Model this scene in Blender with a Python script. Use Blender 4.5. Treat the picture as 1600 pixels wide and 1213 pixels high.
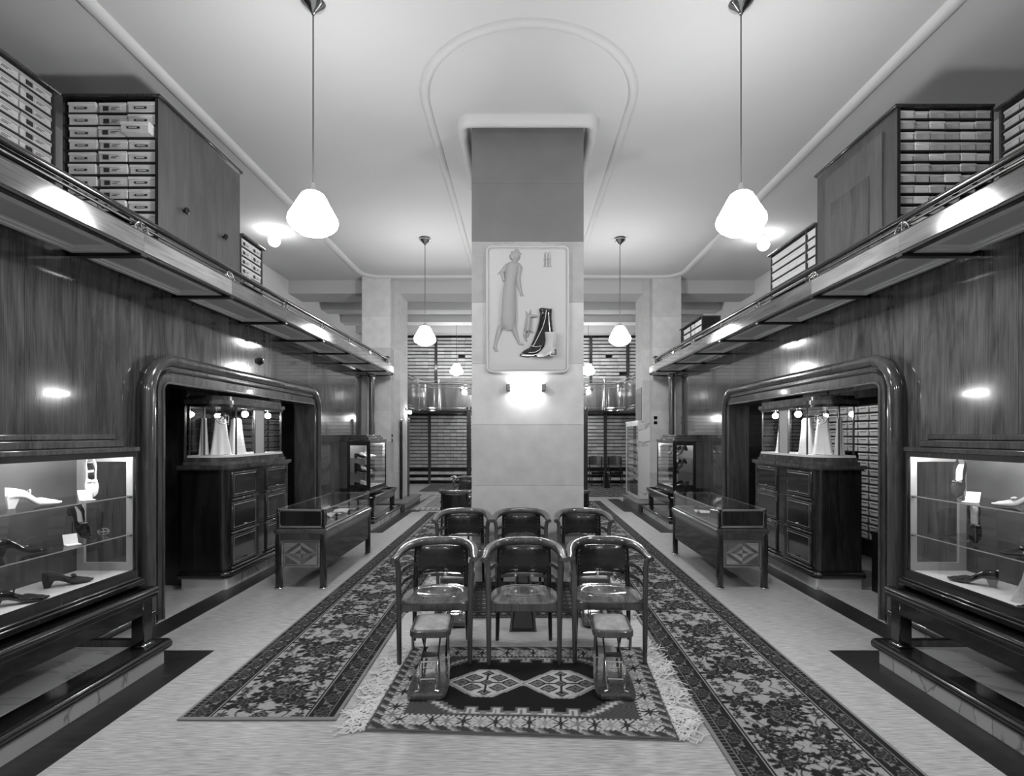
import bpy, bmesh, math, random
import numpy as np
from mathutils import Vector, Matrix
random.seed(7)
RNG = np.random.default_rng(11)
PI = math.pi
for _o in list(bpy.data.objects): bpy.data.objects.remove(_o)
SC = bpy.context.scene
COL = SC.collection

# ---------------------------------------------------------------- camera, world, exposure
cam_d = bpy.data.cameras.new('camera'); CAM = bpy.data.objects.new('camera', cam_d); COL.objects.link(CAM)
CAM.location = (0, 0, 1.65); CAM.rotation_euler = (PI/2, 0, 0)
cam_d.sensor_width = 36; cam_d.sensor_fit = 'HORIZONTAL'; cam_d.lens = 36*800/1600
cam_d.shift_x = -15/1600; cam_d.shift_y = 73.5/1600
cam_d.clip_start = 0.05; cam_d.clip_end = 100
SC.camera = CAM
W = bpy.data.worlds.new('world'); SC.world = W; W.use_nodes = True
W.node_tree.nodes['Background'].inputs[0].default_value = (0.5, 0.5, 0.5, 1)
W.node_tree.nodes['Background'].inputs[1].default_value = 0.02
SC.view_settings.view_transform = 'Standard'; SC.view_settings.look = 'None'
SC.view_settings.gamma = 1.0; SC.view_settings.use_curve_mapping = False
SC.view_settings.exposure = 0.48
cy = SC.cycles
cy.use_denoising = True
cy.max_bounces = 10; cy.diffuse_bounces = 5; cy.glossy_bounces = 4; cy.transmission_bounces = 8; cy.transparent_max_bounces = 24
cy.sample_clamp_indirect = 3.0; cy.caustics_reflective = False; cy.caustics_refractive = False
PENDANT_L = 60.0      # radiance of the opal pendant shades
TUBE_L = 34.0         # tube lamps on the column
CASE_L = 85.0         # tubes in the show cases

# ---------------------------------------------------------------- materials
MATS = {}
def newmat(name):
    m = bpy.data.materials.new(name); m.use_nodes = True; MATS[name] = m
    nt = m.node_tree; b = nt.nodes['Principled BSDF']
    return m, nt, b
def g4(v): return (v, v, v, 1)
def pbr(name, v, rough=.5, metal=0., coat=0., spec=.5, bump=0., bscale=60., var=0., vscale=3.):
    m, nt, b = newmat(name)
    b.inputs['Base Color'].default_value = g4(v); b.inputs['Roughness'].default_value = rough
    b.inputs['Metallic'].default_value = metal; b.inputs['Coat Weight'].default_value = coat
    b.inputs['Coat Roughness'].default_value = .08; b.inputs['Specular IOR Level'].default_value = spec
    if bump or var:
        tc = nt.nodes.new('ShaderNodeTexCoord')
    if bump:
        n = nt.nodes.new('ShaderNodeTexNoise'); n.inputs['Scale'].default_value = bscale; n.inputs['Detail'].default_value = 4
        nt.links.new(tc.outputs['Object'], n.inputs['Vector'])
        bp = nt.nodes.new('ShaderNodeBump'); bp.inputs['Strength'].default_value = bump; bp.inputs['Distance'].default_value = .01
        nt.links.new(n.outputs['Fac'], bp.inputs['Height']); nt.links.new(bp.outputs['Normal'], b.inputs['Normal'])
    if var:
        n = nt.nodes.new('ShaderNodeTexNoise'); n.inputs['Scale'].default_value = vscale; n.inputs['Detail'].default_value = 6
        nt.links.new(tc.outputs['Object'], n.inputs['Vector'])
        mr = nt.nodes.new('ShaderNodeMapRange'); mr.inputs[1].default_value = .3; mr.inputs[2].default_value = .7
        mr.inputs[3].default_value = v*(1-var); mr.inputs[4].default_value = v*(1+var)
        nt.links.new(n.outputs['Fac'], mr.inputs[0]); nt.links.new(mr.outputs[0], b.inputs['Base Color'])
    return m
def wood(name, c0, c1, rough=.2, coat=.3, grain='z', figure=1.0, rvar=.25):
    """veneer: broad figure, long fibres along one axis, a tone of its own for each panel"""
    m, nt, b = newmat(name); N = nt.nodes.new; L = nt.links.new
    tc = N('ShaderNodeTexCoord'); oi = N('ShaderNodeObjectInfo')
    off = N('ShaderNodeVectorMath'); off.operation = 'MULTIPLY_ADD'
    cmb = N('ShaderNodeCombineXYZ')
    for i in range(3): L(oi.outputs['Random'], cmb.inputs[i])
    off.inputs[1].default_value = (17, 31, 23); L(cmb.outputs[0], off.inputs[0]); L(tc.outputs['Object'], off.inputs[2])
    def noise(sc, stretch, detail=5, dist=0.):
        mp = N('ShaderNodeMapping'); s = [sc*stretch]*3; s['xyz'.index(grain)] = sc; mp.inputs['Scale'].default_value = s
        L(off.outputs[0], mp.inputs['Vector']); n = N('ShaderNodeTexNoise'); n.inputs['Scale'].default_value = 1
        n.inputs['Detail'].default_value = detail; n.inputs['Distortion'].default_value = dist
        L(mp.outputs[0], n.inputs['Vector']); return n
    n1 = noise(.9, 5, 4, 1.6*figure); n2 = noise(3.0, 40, 3, .2)
    mix = N('ShaderNodeMath'); mix.operation = 'MULTIPLY_ADD'; mix.inputs[1].default_value = .55; L(n2.outputs['Fac'], mix.inputs[0])
    h = N('ShaderNodeMath'); h.operation = 'MULTIPLY'; h.inputs[1].default_value = .75; L(n1.outputs['Fac'], h.inputs[0]); L(h.outputs[0], mix.inputs[2])
    mr = N('ShaderNodeMapRange'); mr.inputs[1].default_value = .45; mr.inputs[2].default_value = .86
    mr.inputs[3].default_value = c0; mr.inputs[4].default_value = c1; L(mix.outputs[0], mr.inputs[0])
    rv = N('ShaderNodeMapRange'); rv.inputs[3].default_value = 1-rvar; rv.inputs[4].default_value = 1+rvar; L(oi.outputs['Random'], rv.inputs[0])
    mu = N('ShaderNodeMath'); mu.operation = 'MULTIPLY'; L(mr.outputs[0], mu.inputs[0]); L(rv.outputs[0], mu.inputs[1])
    L(mu.outputs[0], b.inputs['Base Color'])
    b.inputs['Roughness'].default_value = rough; b.inputs['Coat Weight'].default_value = coat; b.inputs['Coat Roughness'].default_value = .05
    return m
def emit(name, v, strength):
    m, nt, b = newmat(name)
    b.inputs['Base Color'].default_value = g4(.8); b.inputs['Emission Color'].default_value = g4(v); b.inputs['Emission Strength'].default_value = strength
    return m
def marble(name, v, vein=.25, scale=3., rough=.25):
    m, nt, b = newmat(name); N = nt.nodes.new; L = nt.links.new
    tc = N('ShaderNodeTexCoord'); n = N('ShaderNodeTexNoise'); n.inputs['Scale'].default_value = scale; n.inputs['Detail'].default_value = 8
    n.inputs['Distortion'].default_value = .6; mp = N('ShaderNodeMapping'); mp.inputs['Rotation'].default_value = (.5, .4, .9); mp.inputs['Scale'].default_value = (1, 3.2, 1.6); L(tc.outputs['Object'], mp.inputs['Vector']); L(mp.outputs[0], n.inputs['Vector'])
    r = N('ShaderNodeValToRGB'); e = r.color_ramp.elements; e[0].position = .44; e[0].color = g4(v); e[1].position = .56; e[1].color = g4(v*.92)
    k = e.new(.485); k.color = g4(v); k = e.new(.5); k.color = g4(v*vein); k = e.new(.515); k.color = g4(v*.9)
    L(n.outputs['Fac'], r.inputs[0]); L(r.outputs[0], b.inputs['Base Color']); b.inputs['Roughness'].default_value = rough
    return m
def streak(name, c0, c1, rough=.3, scale=(2, 45, 45), coat=0.):
    m, nt, b = newmat(name); N = nt.nodes.new; L = nt.links.new
    tc = N('ShaderNodeTexCoord'); mp = N('ShaderNodeMapping'); mp.inputs['Scale'].default_value = scale; L(tc.outputs['Object'], mp.inputs['Vector'])
    n = N('ShaderNodeTexNoise'); n.inputs['Scale'].default_value = 1; n.inputs['Detail'].default_value = 6; L(mp.outputs[0], n.inputs['Vector'])
    mr = N('ShaderNodeMapRange'); mr.inputs[1].default_value = .32; mr.inputs[2].default_value = .68; mr.inputs[3].default_value = c0; mr.inputs[4].default_value = c1
    L(n.outputs['Fac'], mr.inputs[0]); L(mr.outputs[0], b.inputs['Base Color']); b.inputs['Roughness'].default_value = rough; b.inputs['Coat Weight'].default_value = coat
    return m
def toned(name, attr='tone', rough=.9, mul=1., fuzz=0.):
    m, nt, b = newmat(name); N = nt.nodes.new; L = nt.links.new
    a = N('ShaderNodeAttribute'); a.attribute_name = attr
    src = a.outputs['Fac']
    if fuzz:
        tc = N('ShaderNodeTexCoord'); n = N('ShaderNodeTexNoise'); n.inputs['Scale'].default_value = 260; n.inputs['Detail'].default_value = 3
        L(tc.outputs['Object'], n.inputs['Vector']); mr = N('ShaderNodeMapRange'); mr.inputs[1].default_value = .3; mr.inputs[2].default_value = .7
        mr.inputs[3].default_value = 1-fuzz; mr.inputs[4].default_value = 1+fuzz; L(n.outputs['Fac'], mr.inputs[0])
        mu = N('ShaderNodeMath'); mu.operation = 'MULTIPLY'; L(src, mu.inputs[0]); L(mr.outputs[0], mu.inputs[1]); src = mu.outputs[0]
    L(src, b.inputs['Base Color']); b.inputs['Roughness'].default_value = rough; b.inputs['Specular IOR Level'].default_value = .2
    return m
def thin_glass(name, tint=.96, f0=.04):
    m = bpy.data.materials.new(name); m.use_nodes = True; MATS[name] = m; nt = m.node_tree; nt.nodes.clear(); N = nt.nodes.new; L = nt.links.new
    o = N('ShaderNodeOutputMaterial'); mx = N('ShaderNodeMixShader'); t = N('ShaderNodeBsdfTransparent'); t.inputs[0].default_value = g4(tint)
    gl = N('ShaderNodeBsdfGlossy'); gl.inputs['Roughness'].default_value = 0.0
    lw = N('ShaderNodeLayerWeight'); lw.inputs['Blend'].default_value = .5
    pw = N('ShaderNodeMath'); pw.operation = 'POWER'; pw.inputs[1].default_value = 5; L(lw.outputs['Facing'], pw.inputs[0])
    ma = N('ShaderNodeMath'); ma.operation = 'MULTIPLY_ADD'; ma.inputs[1].default_value = 1-f0; ma.inputs[2].default_value = f0; L(pw.outputs[0], ma.inputs[0])
    L(ma.outputs[0], mx.inputs[0]); L(t.outputs[0], mx.inputs[1]); L(gl.outputs[0], mx.inputs[2]); L(mx.outputs[0], o.inputs[0])
    return m
wood('veneer', .016, .11, .11, .6, figure=1.5)
wood('veneer_mid', .03, .10, .18, .4)
wood('veneer_fascia', .07, .19, .12, .6, grain='y')
wood('veneer_dark', .007, .03, .2, .4)
wood('veneer_black', .004, .012, .22, .3)
wood('veneer_gallery', .05, .105, .35, .1)
wood('wood_chair', .045, .12, .16, .6)
wood('wood_seat', .08, .30, .13, .7, grain='y', figure=2)
wood('wood_bench', .006, .024, .15, .5, grain='y')
wood('inlay_a', .16, .36, .25, .3, grain='x'); wood('inlay_b', .07, .18, .25, .3, grain='z')
pbr('paint_ceiling', .60, .85, bump=.04, bscale=25)
pbr('paint_wall', .66, .8, bump=.04, bscale=25)
pbr('paint_beam', .50, .8)
pbr('stucco', .6, .9)
pbr('stone', .56, .75, bump=.12, bscale=160, var=.08, vscale=6)
pbr('stone_b', .50, .75, bump=.12, bscale=160, var=.08, vscale=6)
pbr('stone_c', .62, .75, bump=.12, bscale=160, var=.08, vscale=6)
pbr('stone_half_shade', .36, .75, bump=.12, bscale=160, var=.08, vscale=6)  # half-dark column row: fading light put into the stone colour
pbr('stone_shade_grey', .17, .7, bump=.1, bscale=160, var=.06, vscale=4)  # column top: dimness put into the stone colour; also the grey showcase header
pbr('stone_joint', .25, .9)
pbr('plaque_plaster', .52, .8, bump=.15, bscale=120); pbr('relief_plaster', .36, .75, bump=.15, bscale=120)
marble('marble', .68, .45, .9); marble('marble_top', .75, .6, .8, .35)
streak('lino', .28, .58, .36, (9, 110, 110)); streak('lino_dark', .012, .03, .3, (3, 40, 40))
pbr('soffit_light', .86, .5); pbr('soffit_mid', .6, .55); pbr('soffit_dark', .17, .5); pbr('black_bar', .006, .3)
pbr('chrome', .75, .12, 1.); pbr('edge_metal', .8, .38, 1.); pbr('steel_dark', .25, .3, 1.); pbr('brass_pale', .55, .22, 1.)
pbr('leather', .014, .26, bump=.3, bscale=30, coat=.45); pbr('leather_pad', .42, .28, bump=.5, bscale=28, var=.35, vscale=14)
pbr('black', .006, .35); pbr('black_gloss', .008, .08, coat=.6); pbr('knob', .01, .25)
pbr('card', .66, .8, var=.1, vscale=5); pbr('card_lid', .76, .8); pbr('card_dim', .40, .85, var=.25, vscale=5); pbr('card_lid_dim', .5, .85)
pbr('card_label', .66, .7); pbr('card_mark', .03, .7); pbr('shelf_dark', .012, .4); pbr('shelf_wood', .06, .4)
pbr('cloth_white', .8, .9); pbr('cloth_grey', .45, .9); pbr('paper', .74, .8); pbr('case_floor', .7, .7)
pbr('case_frame', .38, .4); pbr('shelf_edge', .5, .2); pbr('case_back', .075, .5, var=.15, vscale=8)
pbr('shoe_black', .008, .12, coat=.8); pbr('shoe_dark', .022, .4); pbr('shoe_white', .66, .4); pbr('shoe_grey', .20, .4); pbr('shoe_lining', .5, .7)
pbr('fringe', .8, .95); pbr('binding', .22, .9); pbr('cord', .12, .6)
pbr('mirror', .85, .02, 1.)
emit('lamp_glass', 1, PENDANT_L); emit('tube_glow', 1, TUBE_L); emit('case_glow', 1, CASE_L); emit('globe_glow', 1, 30.); emit('stock_glow', 1, 22.); emit('counter_glow', 1, 150.)
thin_glass('glass', .975); thin_glass('glass_shelf', .88, .06)
toned('runner_pile', fuzz=.35); toned('rug_pile', fuzz=.3); toned('far_boxes', rough=.8)

# ---------------------------------------------------------------- mesh builder
class MB:
    def __init__(s): s.v = []; s.f = []
    def add(s, vs, fs):
        n = len(s.v); s.v += [tuple(p) for p in vs]; s.f += [tuple(i+n for i in f) for f in fs]; return s
    def box(s, x0, x1, y0, y1, z0, z1, b=0.):
        if x0 > x1: x0, x1 = x1, x0
        if y0 > y1: y0, y1 = y1, y0
        if z0 > z1: z0, z1 = z1, z0
        lo = (x0, y0, z0); hi = (x1, y1, z1)
        if not b:
            vs = [(hi[0] if i & 1 else lo[0], hi[1] if i & 2 else lo[1], hi[2] if i & 4 else lo[2]) for i in range(8)]
            return s.add(vs, [(0,2,3,1),(4,5,7,6),(0,1,5,4),(2,6,7,3),(0,4,6,2),(1,3,7,5)])
        b = min(b, (x1-x0)*.49, (y1-y0)*.49, (z1-z0)*.49); vs = []; idx = {}
        for i in range(8):
            sg = [1 if i & 1 else 0, 1 if i & 2 else 0, 1 if i & 4 else 0]
            for a in range(3):
                p = []
                for k in range(3):
                    e = hi[k] if sg[k] else lo[k]
                    p.append(e if k == a else (e-b if sg[k] else e+b))
                idx[(i, a)] = len(vs); vs.append(p)
        fs = []
        for a in range(3):
            o = [k for k in range(3) if k != a]
            for sa in (0, 1):
                q = []
                for u, w in ((0,0),(1,0),(1,1),(0,1)):
                    q.append(idx[((sa << a) | (u << o[0]) | (w << o[1]), a)])
                fs.append(q)
            # edges along axis a
            for u in (0, 1):
                for w in (0, 1):
                    i0 = (u << o[0]) | (w << o[1]); i1 = i0 | (1 << a)
                    fs.append((idx[(i0, o[0])], idx[(i1, o[0])], idx[(i1, o[1])], idx[(i0, o[1])]))
        for i in range(8): fs.append((idx[(i,0)], idx[(i,1)], idx[(i,2)]))
        return s.add(vs, fs)
    def tube(s, path, r, n=8, closed=False, sec=None, up=None, caps=True):
        P = [Vector(p) for p in path]; m = len(P)
        R = r if isinstance(r, (list, tuple)) else [r]*m
        T = []
        for i in range(m):
            if closed: t = P[(i+1) % m] - P[i-1]
            else: t = P[min(i+1, m-1)] - P[max(i-1, 0)]
            T.append(t.normalized())
        if up is None:
            u = Vector((0,0,1)) if abs(T[0].z) < .9 else Vector((0,1,0))
        else: u = Vector(up)
        if sec is None: sec = [(math.cos(2*PI*k/n), math.sin(2*PI*k/n)) for k in range(n)]
        n = len(sec); vs = []
        for i in range(m):
            t = T[i]
            if up is not None: u = Vector(up)
            side = t.cross(u)
            if side.length < 1e-6: side = t.orthogonal()
            side.normalize(); u2 = side.cross(t).normalized()
            if up is None: u = u2
            for a, b in sec: vs.append(P[i] + side*(a*R[i]) + u2*(b*R[i]))
        fs = []
        for i in range(m if closed else m-1):
            j = (i+1) % m
            for k in range(n):
                l = (k+1) % n; fs.append((i*n+k, i*n+l, j*n+l, j*n+k))
        if caps and not closed:
            fs.append(tuple(range(n))[::-1]); fs.append(tuple((m-1)*n+k for k in range(n)))
        return s.add(vs, fs)
    def lathe(s, prof, n=16, c=(0,0,0), axis='z'):
        vs = []; fs = []
        for r, z in prof:
            for k in range(n):
                a = 2*PI*k/n; p = (r*math.cos(a), r*math.sin(a), z)
                if axis == 'y': p = (p[0], p[2], p[1])
                elif axis == 'x': p = (p[2], p[0], p[1])
                vs.append((p[0]+c[0], p[1]+c[1], p[2]+c[2]))
        for i in range(len(prof)-1):
            for k in range(n): fs.append((i*n+k, i*n+(k+1) % n, (i+1)*n+(k+1) % n, (i+1)*n+k))
        if prof[0][0] > 1e-6: fs.append(tuple(range(n))[::-1])
        if prof[-1][0] > 1e-6: fs.append(tuple((len(prof)-1)*n+k for k in range(n)))
        return s.add(vs, fs)
    def prism(s, poly, a0, a1, axis='z'):
        n = len(poly); vs = []
        for a in (a0, a1):
            for p, q in poly: vs.append({'z': (p, q, a), 'y': (p, a, q), 'x': (a, p, q)}[axis])
        fs = [tuple(range(n))[::-1], tuple(range(n, 2*n))]+[(i, (i+1) % n, n+(i+1) % n, n+i) for i in range(n)]
        return s.add(vs, fs)
    def loft(s, rings, caps=True):
        n = len(rings[0]); vs = [p for r in rings for p in r]; fs = []
        for i in range(len(rings)-1):
            for k in range(n): fs.append((i*n+k, i*n+(k+1) % n, (i+1)*n+(k+1) % n, (i+1)*n+k))
        if caps: fs += [tuple(range(n))[::-1], tuple((len(rings)-1)*n+k for k in range(n))]
        return s.add(vs, fs)
    def sphere(s, c, r, n=10, m=6, sz=1.):
        return s.lathe([(r*math.sin(PI*i/m), -r*sz*math.cos(PI*i/m)) for i in range(m+1)], n, c)
    def mirror(s):
        s.v = [(-x, y, z) for x, y, z in s.v]; return s
OFF = {}
def mesh_of(mb, name, mat, off=(0,0,0), s=1, ang=38, recalc=True):
    me = bpy.data.meshes.new(name)
    me.from_pydata([(s*x-off[0], y-off[1], z-off[2]) for x, y, z in mb.v], [], mb.f)
    if recalc:
        bm = bmesh.new(); bm.from_mesh(me); bmesh.ops.remove_doubles(bm, verts=bm.verts, dist=1e-6)
        bmesh.ops.recalc_face_normals(bm, faces=bm.faces); bm.to_mesh(me); bm.free()
    me.shade_smooth()
    if ang: me.set_sharp_from_angle(angle=math.radians(ang))
    me.materials.append(MATS[mat]); return me
def tag(o, label=None, cat=None, group=None, kind=None):
    if label: o['label'] = label
    if cat: o['category'] = cat
    if group: o['group'] = group
    if kind: o['kind'] = kind
    return o
def ob(name, mb, mat, parent=None, label=None, cat=None, group=None, kind=None, s=1, ang=38, recalc=True):
    if parent is None and kind != 'structure':
        xs = [s*p[0] for p in mb.v]; ys = [p[1] for p in mb.v]; zs = [p[2] for p in mb.v]
        off = ((min(xs)+max(xs))/2, (min(ys)+max(ys))/2, min(zs))
    else: off = OFF.get(parent.name, (0,0,0)) if parent else (0,0,0)
    o = bpy.data.objects.new(name, mesh_of(mb, name, mat, off, s, ang, recalc)); COL.objects.link(o)
    if parent: o.parent = parent
    elif kind != 'structure': o.location = off
    OFF[o.name] = off
    return tag(o, label, cat, group, kind)
def thing(name, label, cat, loc=(0,0,0), rz=0., group=None):
    o = bpy.data.objects.new(name, None); COL.objects.link(o); o.location = loc; o.rotation_euler = (0,0,rz)
    o.empty_display_size = .1; OFF[o.name] = tuple(loc) if rz == 0 else (0,0,0)
    return tag(o, label, cat, group)
def copy_tree(o, parent=None):
    c = o.copy(); COL.objects.link(c)
    if parent: c.parent = parent
    for ch in [k for k in KIDS(o)]: copy_tree(ch, c)
    return c
def KIDS(o): return [k for k in COL.objects if k.parent == o]
_kid_cache = {}
def dup(proto, loc, rot=None, label=None, group=None, scale=None):
    """copy a thing, its parts and sub-parts"""
    kids = _kid_cache.get(proto.name)
    if kids is None:
        k1 = KIDS(proto); kids = [(k, KIDS(k)) for k in k1]; _kid_cache[proto.name] = kids
    r = proto.copy(); COL.objects.link(r); r.location = loc
    if rot is not None: r.rotation_euler = rot
    if scale is not None: r.scale = scale
    if label: r['label'] = label
    if group: r['group'] = group
    for k, sub in kids:
        c = k.copy(); COL.objects.link(c); c.parent = r
        for g in sub:
            d = g.copy(); COL.objects.link(d); d.parent = c
    return r
class Proto:
    """a prototype that is used itself the first time and copied afterwards"""
    def __init__(s, o): s.o = o; s.used = False
    def put(s, loc, rot=(0,0,0), label=None, group=None, scale=None):
        if s.used: return dup(s.o, loc, rot, label, group, scale)
        if s.o.name not in _kid_cache:
            k1 = KIDS(s.o); _kid_cache[s.o.name] = [(k, KIDS(k)) for k in k1]
        s.used = True; s.o.location = loc; s.o.rotation_euler = rot
        if scale is not None: s.o.scale = scale
        if label: s.o['label'] = label
        if group: s.o['group'] = group
        return s.o
def arc(cx, cy_, r, a0, a1, n):
    return [(cx+r*math.cos(a0+(a1-a0)*i/n), cy_+r*math.sin(a0+(a1-a0)*i/n)) for i in range(n+1)]
def rrect(x0, x1, y0, y1, r, n=5):
    return arc(x1-r, y1-r, r, 0, PI/2, n)+arc(x0+r, y1-r, r, PI/2, PI, n)+arc(x0+r, y0+r, r, PI, 1.5*PI, n)+arc(x1-r, y0+r, r, 1.5*PI, 2*PI, n)
def grid_mesh(name, mat, P, tone=None, attr='tone'):
    """P: (ny, nx, 3) array of points"""
    ny, nx, _ = P.shape; me = bpy.data.meshes.new(name)
    i = np.arange(ny*nx).reshape(ny, nx); F = np.stack([i[:-1,:-1], i[:-1,1:], i[1:,1:], i[1:,:-1]], -1).reshape(-1, 4)
    me.vertices.add(ny*nx); me.vertices.foreach_set('co', P.reshape(-1).astype(np.float32))
    me.loops.add(F.size); me.loops.foreach_set('vertex_index', F.reshape(-1).astype(np.int32))
    me.polygons.add(len(F)); me.polygons.foreach_set('loop_start', np.arange(0, F.size, 4, dtype=np.int32))
    me.update(); me.shade_smooth()
    if tone is not None:
        a = me.attributes.new(attr, 'FLOAT', 'POINT'); a.data.foreach_set('value', tone.reshape(-1).astype(np.float32))
    me.materials.append(MATS[mat]); return me
SIDES = ((-1, 'left'), (1, 'right'))

# ================================================================ the setting
CEIL = 5.2; WX = 3.3; GX = 2.75; OX = 5.35
fl = ob('floor', MB().box(-OX, OX, -4, 18, -.1, 0), 'lino', kind='structure')
def band(s, x0, x1, y0, y1): ob('floor_band', MB().box(s*x0, s*x1, y0, y1, 0, .0015), 'lino_dark', fl)
for s, _ in SIDES:
    band(s, 2.35, 2.585, -3.5, 3.92); band(s, 2.585, 3.18, 3.70, 3.92)
    band(s, 2.94, 3.18, 3.92, 8.63); band(s, 2.35, 3.18, 8.63, 8.87); band(s, 2.35, 2.585, 8.87, 11.0)
    band(s, 2.2, 2.5, 11.0, 13.2)
ce = ob('ceiling', MB().box(-OX, OX, -4, 18, CEIL, CEIL+.1), 'paint_ceiling', kind='structure')
def moulding(name, path2, w, h, closed=False, mat='paint_ceiling'):
    sec = [(-w/2, 0), (-w*.42, -h*.55), (-w*.2, -h*.95), (0, -h), (w*.2, -h*.95), (w*.42, -h*.55), (w/2, 0)]
    ob(name, MB().tube([(x, y, CEIL+.002) for x, y in path2], 1, sec=[(a, b) for a, b in sec], up=(0,0,1), closed=closed), mat, ce, ang=60)
p = [(-3.55, -4)]+arc(-3.1, 11.0, .45, PI, PI/2, 8)+[(x, y) for x, y in arc(3.1, 11.0, .45, PI/2, 0, 8)]+[(3.55, -4)]
moulding('outer_moulding', p, .15, .05)
cx0 = .075
p = [(cx0-1.1, 11.45)]+[(cx0+1.1*math.cos(a), 5.5-1.1*math.sin(a)) for a in [PI-PI*i/28 for i in range(29)]]+[(cx0+1.1, 11.45)]
moulding('inner_moulding', p, .10, .035)
moulding('capital_moulding', rrect(-.68, .82, 5.72, 7.38, .10), .13, .11, True)
for s, nm in SIDES:
    ob('wall_%s_outer' % nm, MB().box(s*OX, s*(OX+.1), -4, 18, 0, CEIL), 'paint_wall', kind='structure')
ob('wall_back', MB().box(-OX, OX, 17.9, 18, 0, CEIL), 'paint_wall', kind='structure')
ob('wall_front', MB().box(-OX, OX, -4.1, -4, 0, CEIL), 'paint_wall', kind='structure')

# ---- veneered side walls with the wide doorways
DY0, DY1, DZ = 4.42, 8.1, 2.33
for s, nm in SIDES:
    w = ob('wall_'+nm, MB().box(WX+.03, WX+.14, -4, DY0, 0, 2.97).box(WX+.03, WX+.14, DY0, DY1, DZ, 2.97).box(WX+.03, WX+.14, DY1, 10.95, 0, 2.97), 'veneer_dark', kind='structure', s=s)
    ys = [-4, -2.6, -1.2, .2, 1.3, 2.36, 3.40, DY0]
    for a, b in zip(ys[:-1], ys[1:]): ob('veneer_panel', MB().box(WX, WX+.03, a+.001, b-.001, .1, 2.97), 'veneer', w, s=s)
    for a, b in zip([DY0, 5.55, 6.75, 7.9], [5.55, 6.75, 7.9, DY1]): ob('veneer_panel', MB().box(WX, WX+.03, a+.001, b-.001, 2.2, 2.97), 'veneer', w, s=s)
    for a, b in zip([DY1, 9.2, 10.2], [9.2, 10.2, 10.95]): ob('veneer_panel', MB().box(WX, WX+.03, a+.001, b-.001, .1, 2.97), 'veneer', w, s=s)
    # plinth between platform and doorway
    bb = ob('baseboard_'+nm, MB().box(3.15, WX+.03, 3.7, 4.36, 0, .10), 'marble', kind='structure', s=s)
    ob('nosing', MB().tube([(3.15, 3.7, .125), (3.15, 4.37, .125), (3.3, 4.37, .125)], .032, 10).box(3.15, WX, 3.7, 4.37, .10, .155), 'wood_bench', bb, s=s)
    # doorway trim
    def dpath(d, r, n=9):
        y0, y1, z = DY0+d, DY1-d, DZ-d*1.25
        return [(y0, 0.)]+arc(y0+r, z-r, r, PI, PI/2, n)+arc(y1-r, z-r, r, PI/2, 0, n)+[(y1, 0.)]
    t = ob('trim_%d' % (1 if s < 0 else 2), MB(), 'veneer_mid', kind='structure')
    A, B = dpath(-.03, .33), dpath(.17, .06)
    m = MB(); n = len(A)
    vs = [(3.21, y, z) for y, z in A]+[(3.21, y, z) for y, z in B]+[(3.52, y, z) for y, z in B]+[(WX+.02, y, z) for y, z in A]
    fs = []
    for i in range(n-1):
        for a, b in ((0, 1), (1, 2), (3, 0)): fs.append((a*n+i, a*n+i+1, b*n+i+1, b*n+i))
    ob('flat_band', m.add(vs, fs), 'veneer_mid', t, s=s)
    ob('outer_roll', MB().tube([(3.225, y, z) for y, z in dpath(.0, .30)], .058, 12, up=(1,0,0)), 'wood_chair', t, s=s)
    ob('middle_roll', MB().tube([(3.212, y, z) for y, z in dpath(.075, .2)], .018, 8, up=(1,0,0)), 'wood_bench', t, s=s)
    ob('inner_bead', MB().tube([(3.205, y, z) for y, z in dpath(.165, .07)], .012, 8, up=(1,0,0)), 'wood_chair', t, s=s)
    # stock room behind
    ob('wall_%s_stock_end' % nm, MB().box(WX+.14, OX, 4.0, 4.1, 0, 2.97).box(WX+.14, OX, 10.3, 10.4, 0, 2.97), 'veneer_black', kind='structure', s=s)
    ob('partition_panel', MB().box(3.46, 3.86, 8.18, 8.24, 0, 2.2, .004), 'veneer_black', label='black-stained wooden partition in the doorway beside the counter, without a switch' if s < 0 else 'black-stained wooden partition in the doorway with a square switch on it', cat='partition', s=s)
ob('light_switch', MB().box(3.62, 3.68, 8.17, 8.18, 1.42, 1.50, .003), 'black_gloss', label='small square black switch on the dark doorway partition', cat='switch')
ob('dark_panel', MB().box(-4.16, -3.70, 5.62, 5.66, 0, 2.25, .004), 'veneer_dark', label='tall dark wooden panel behind the counter in the near doorway passage', cat='panel')

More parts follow.
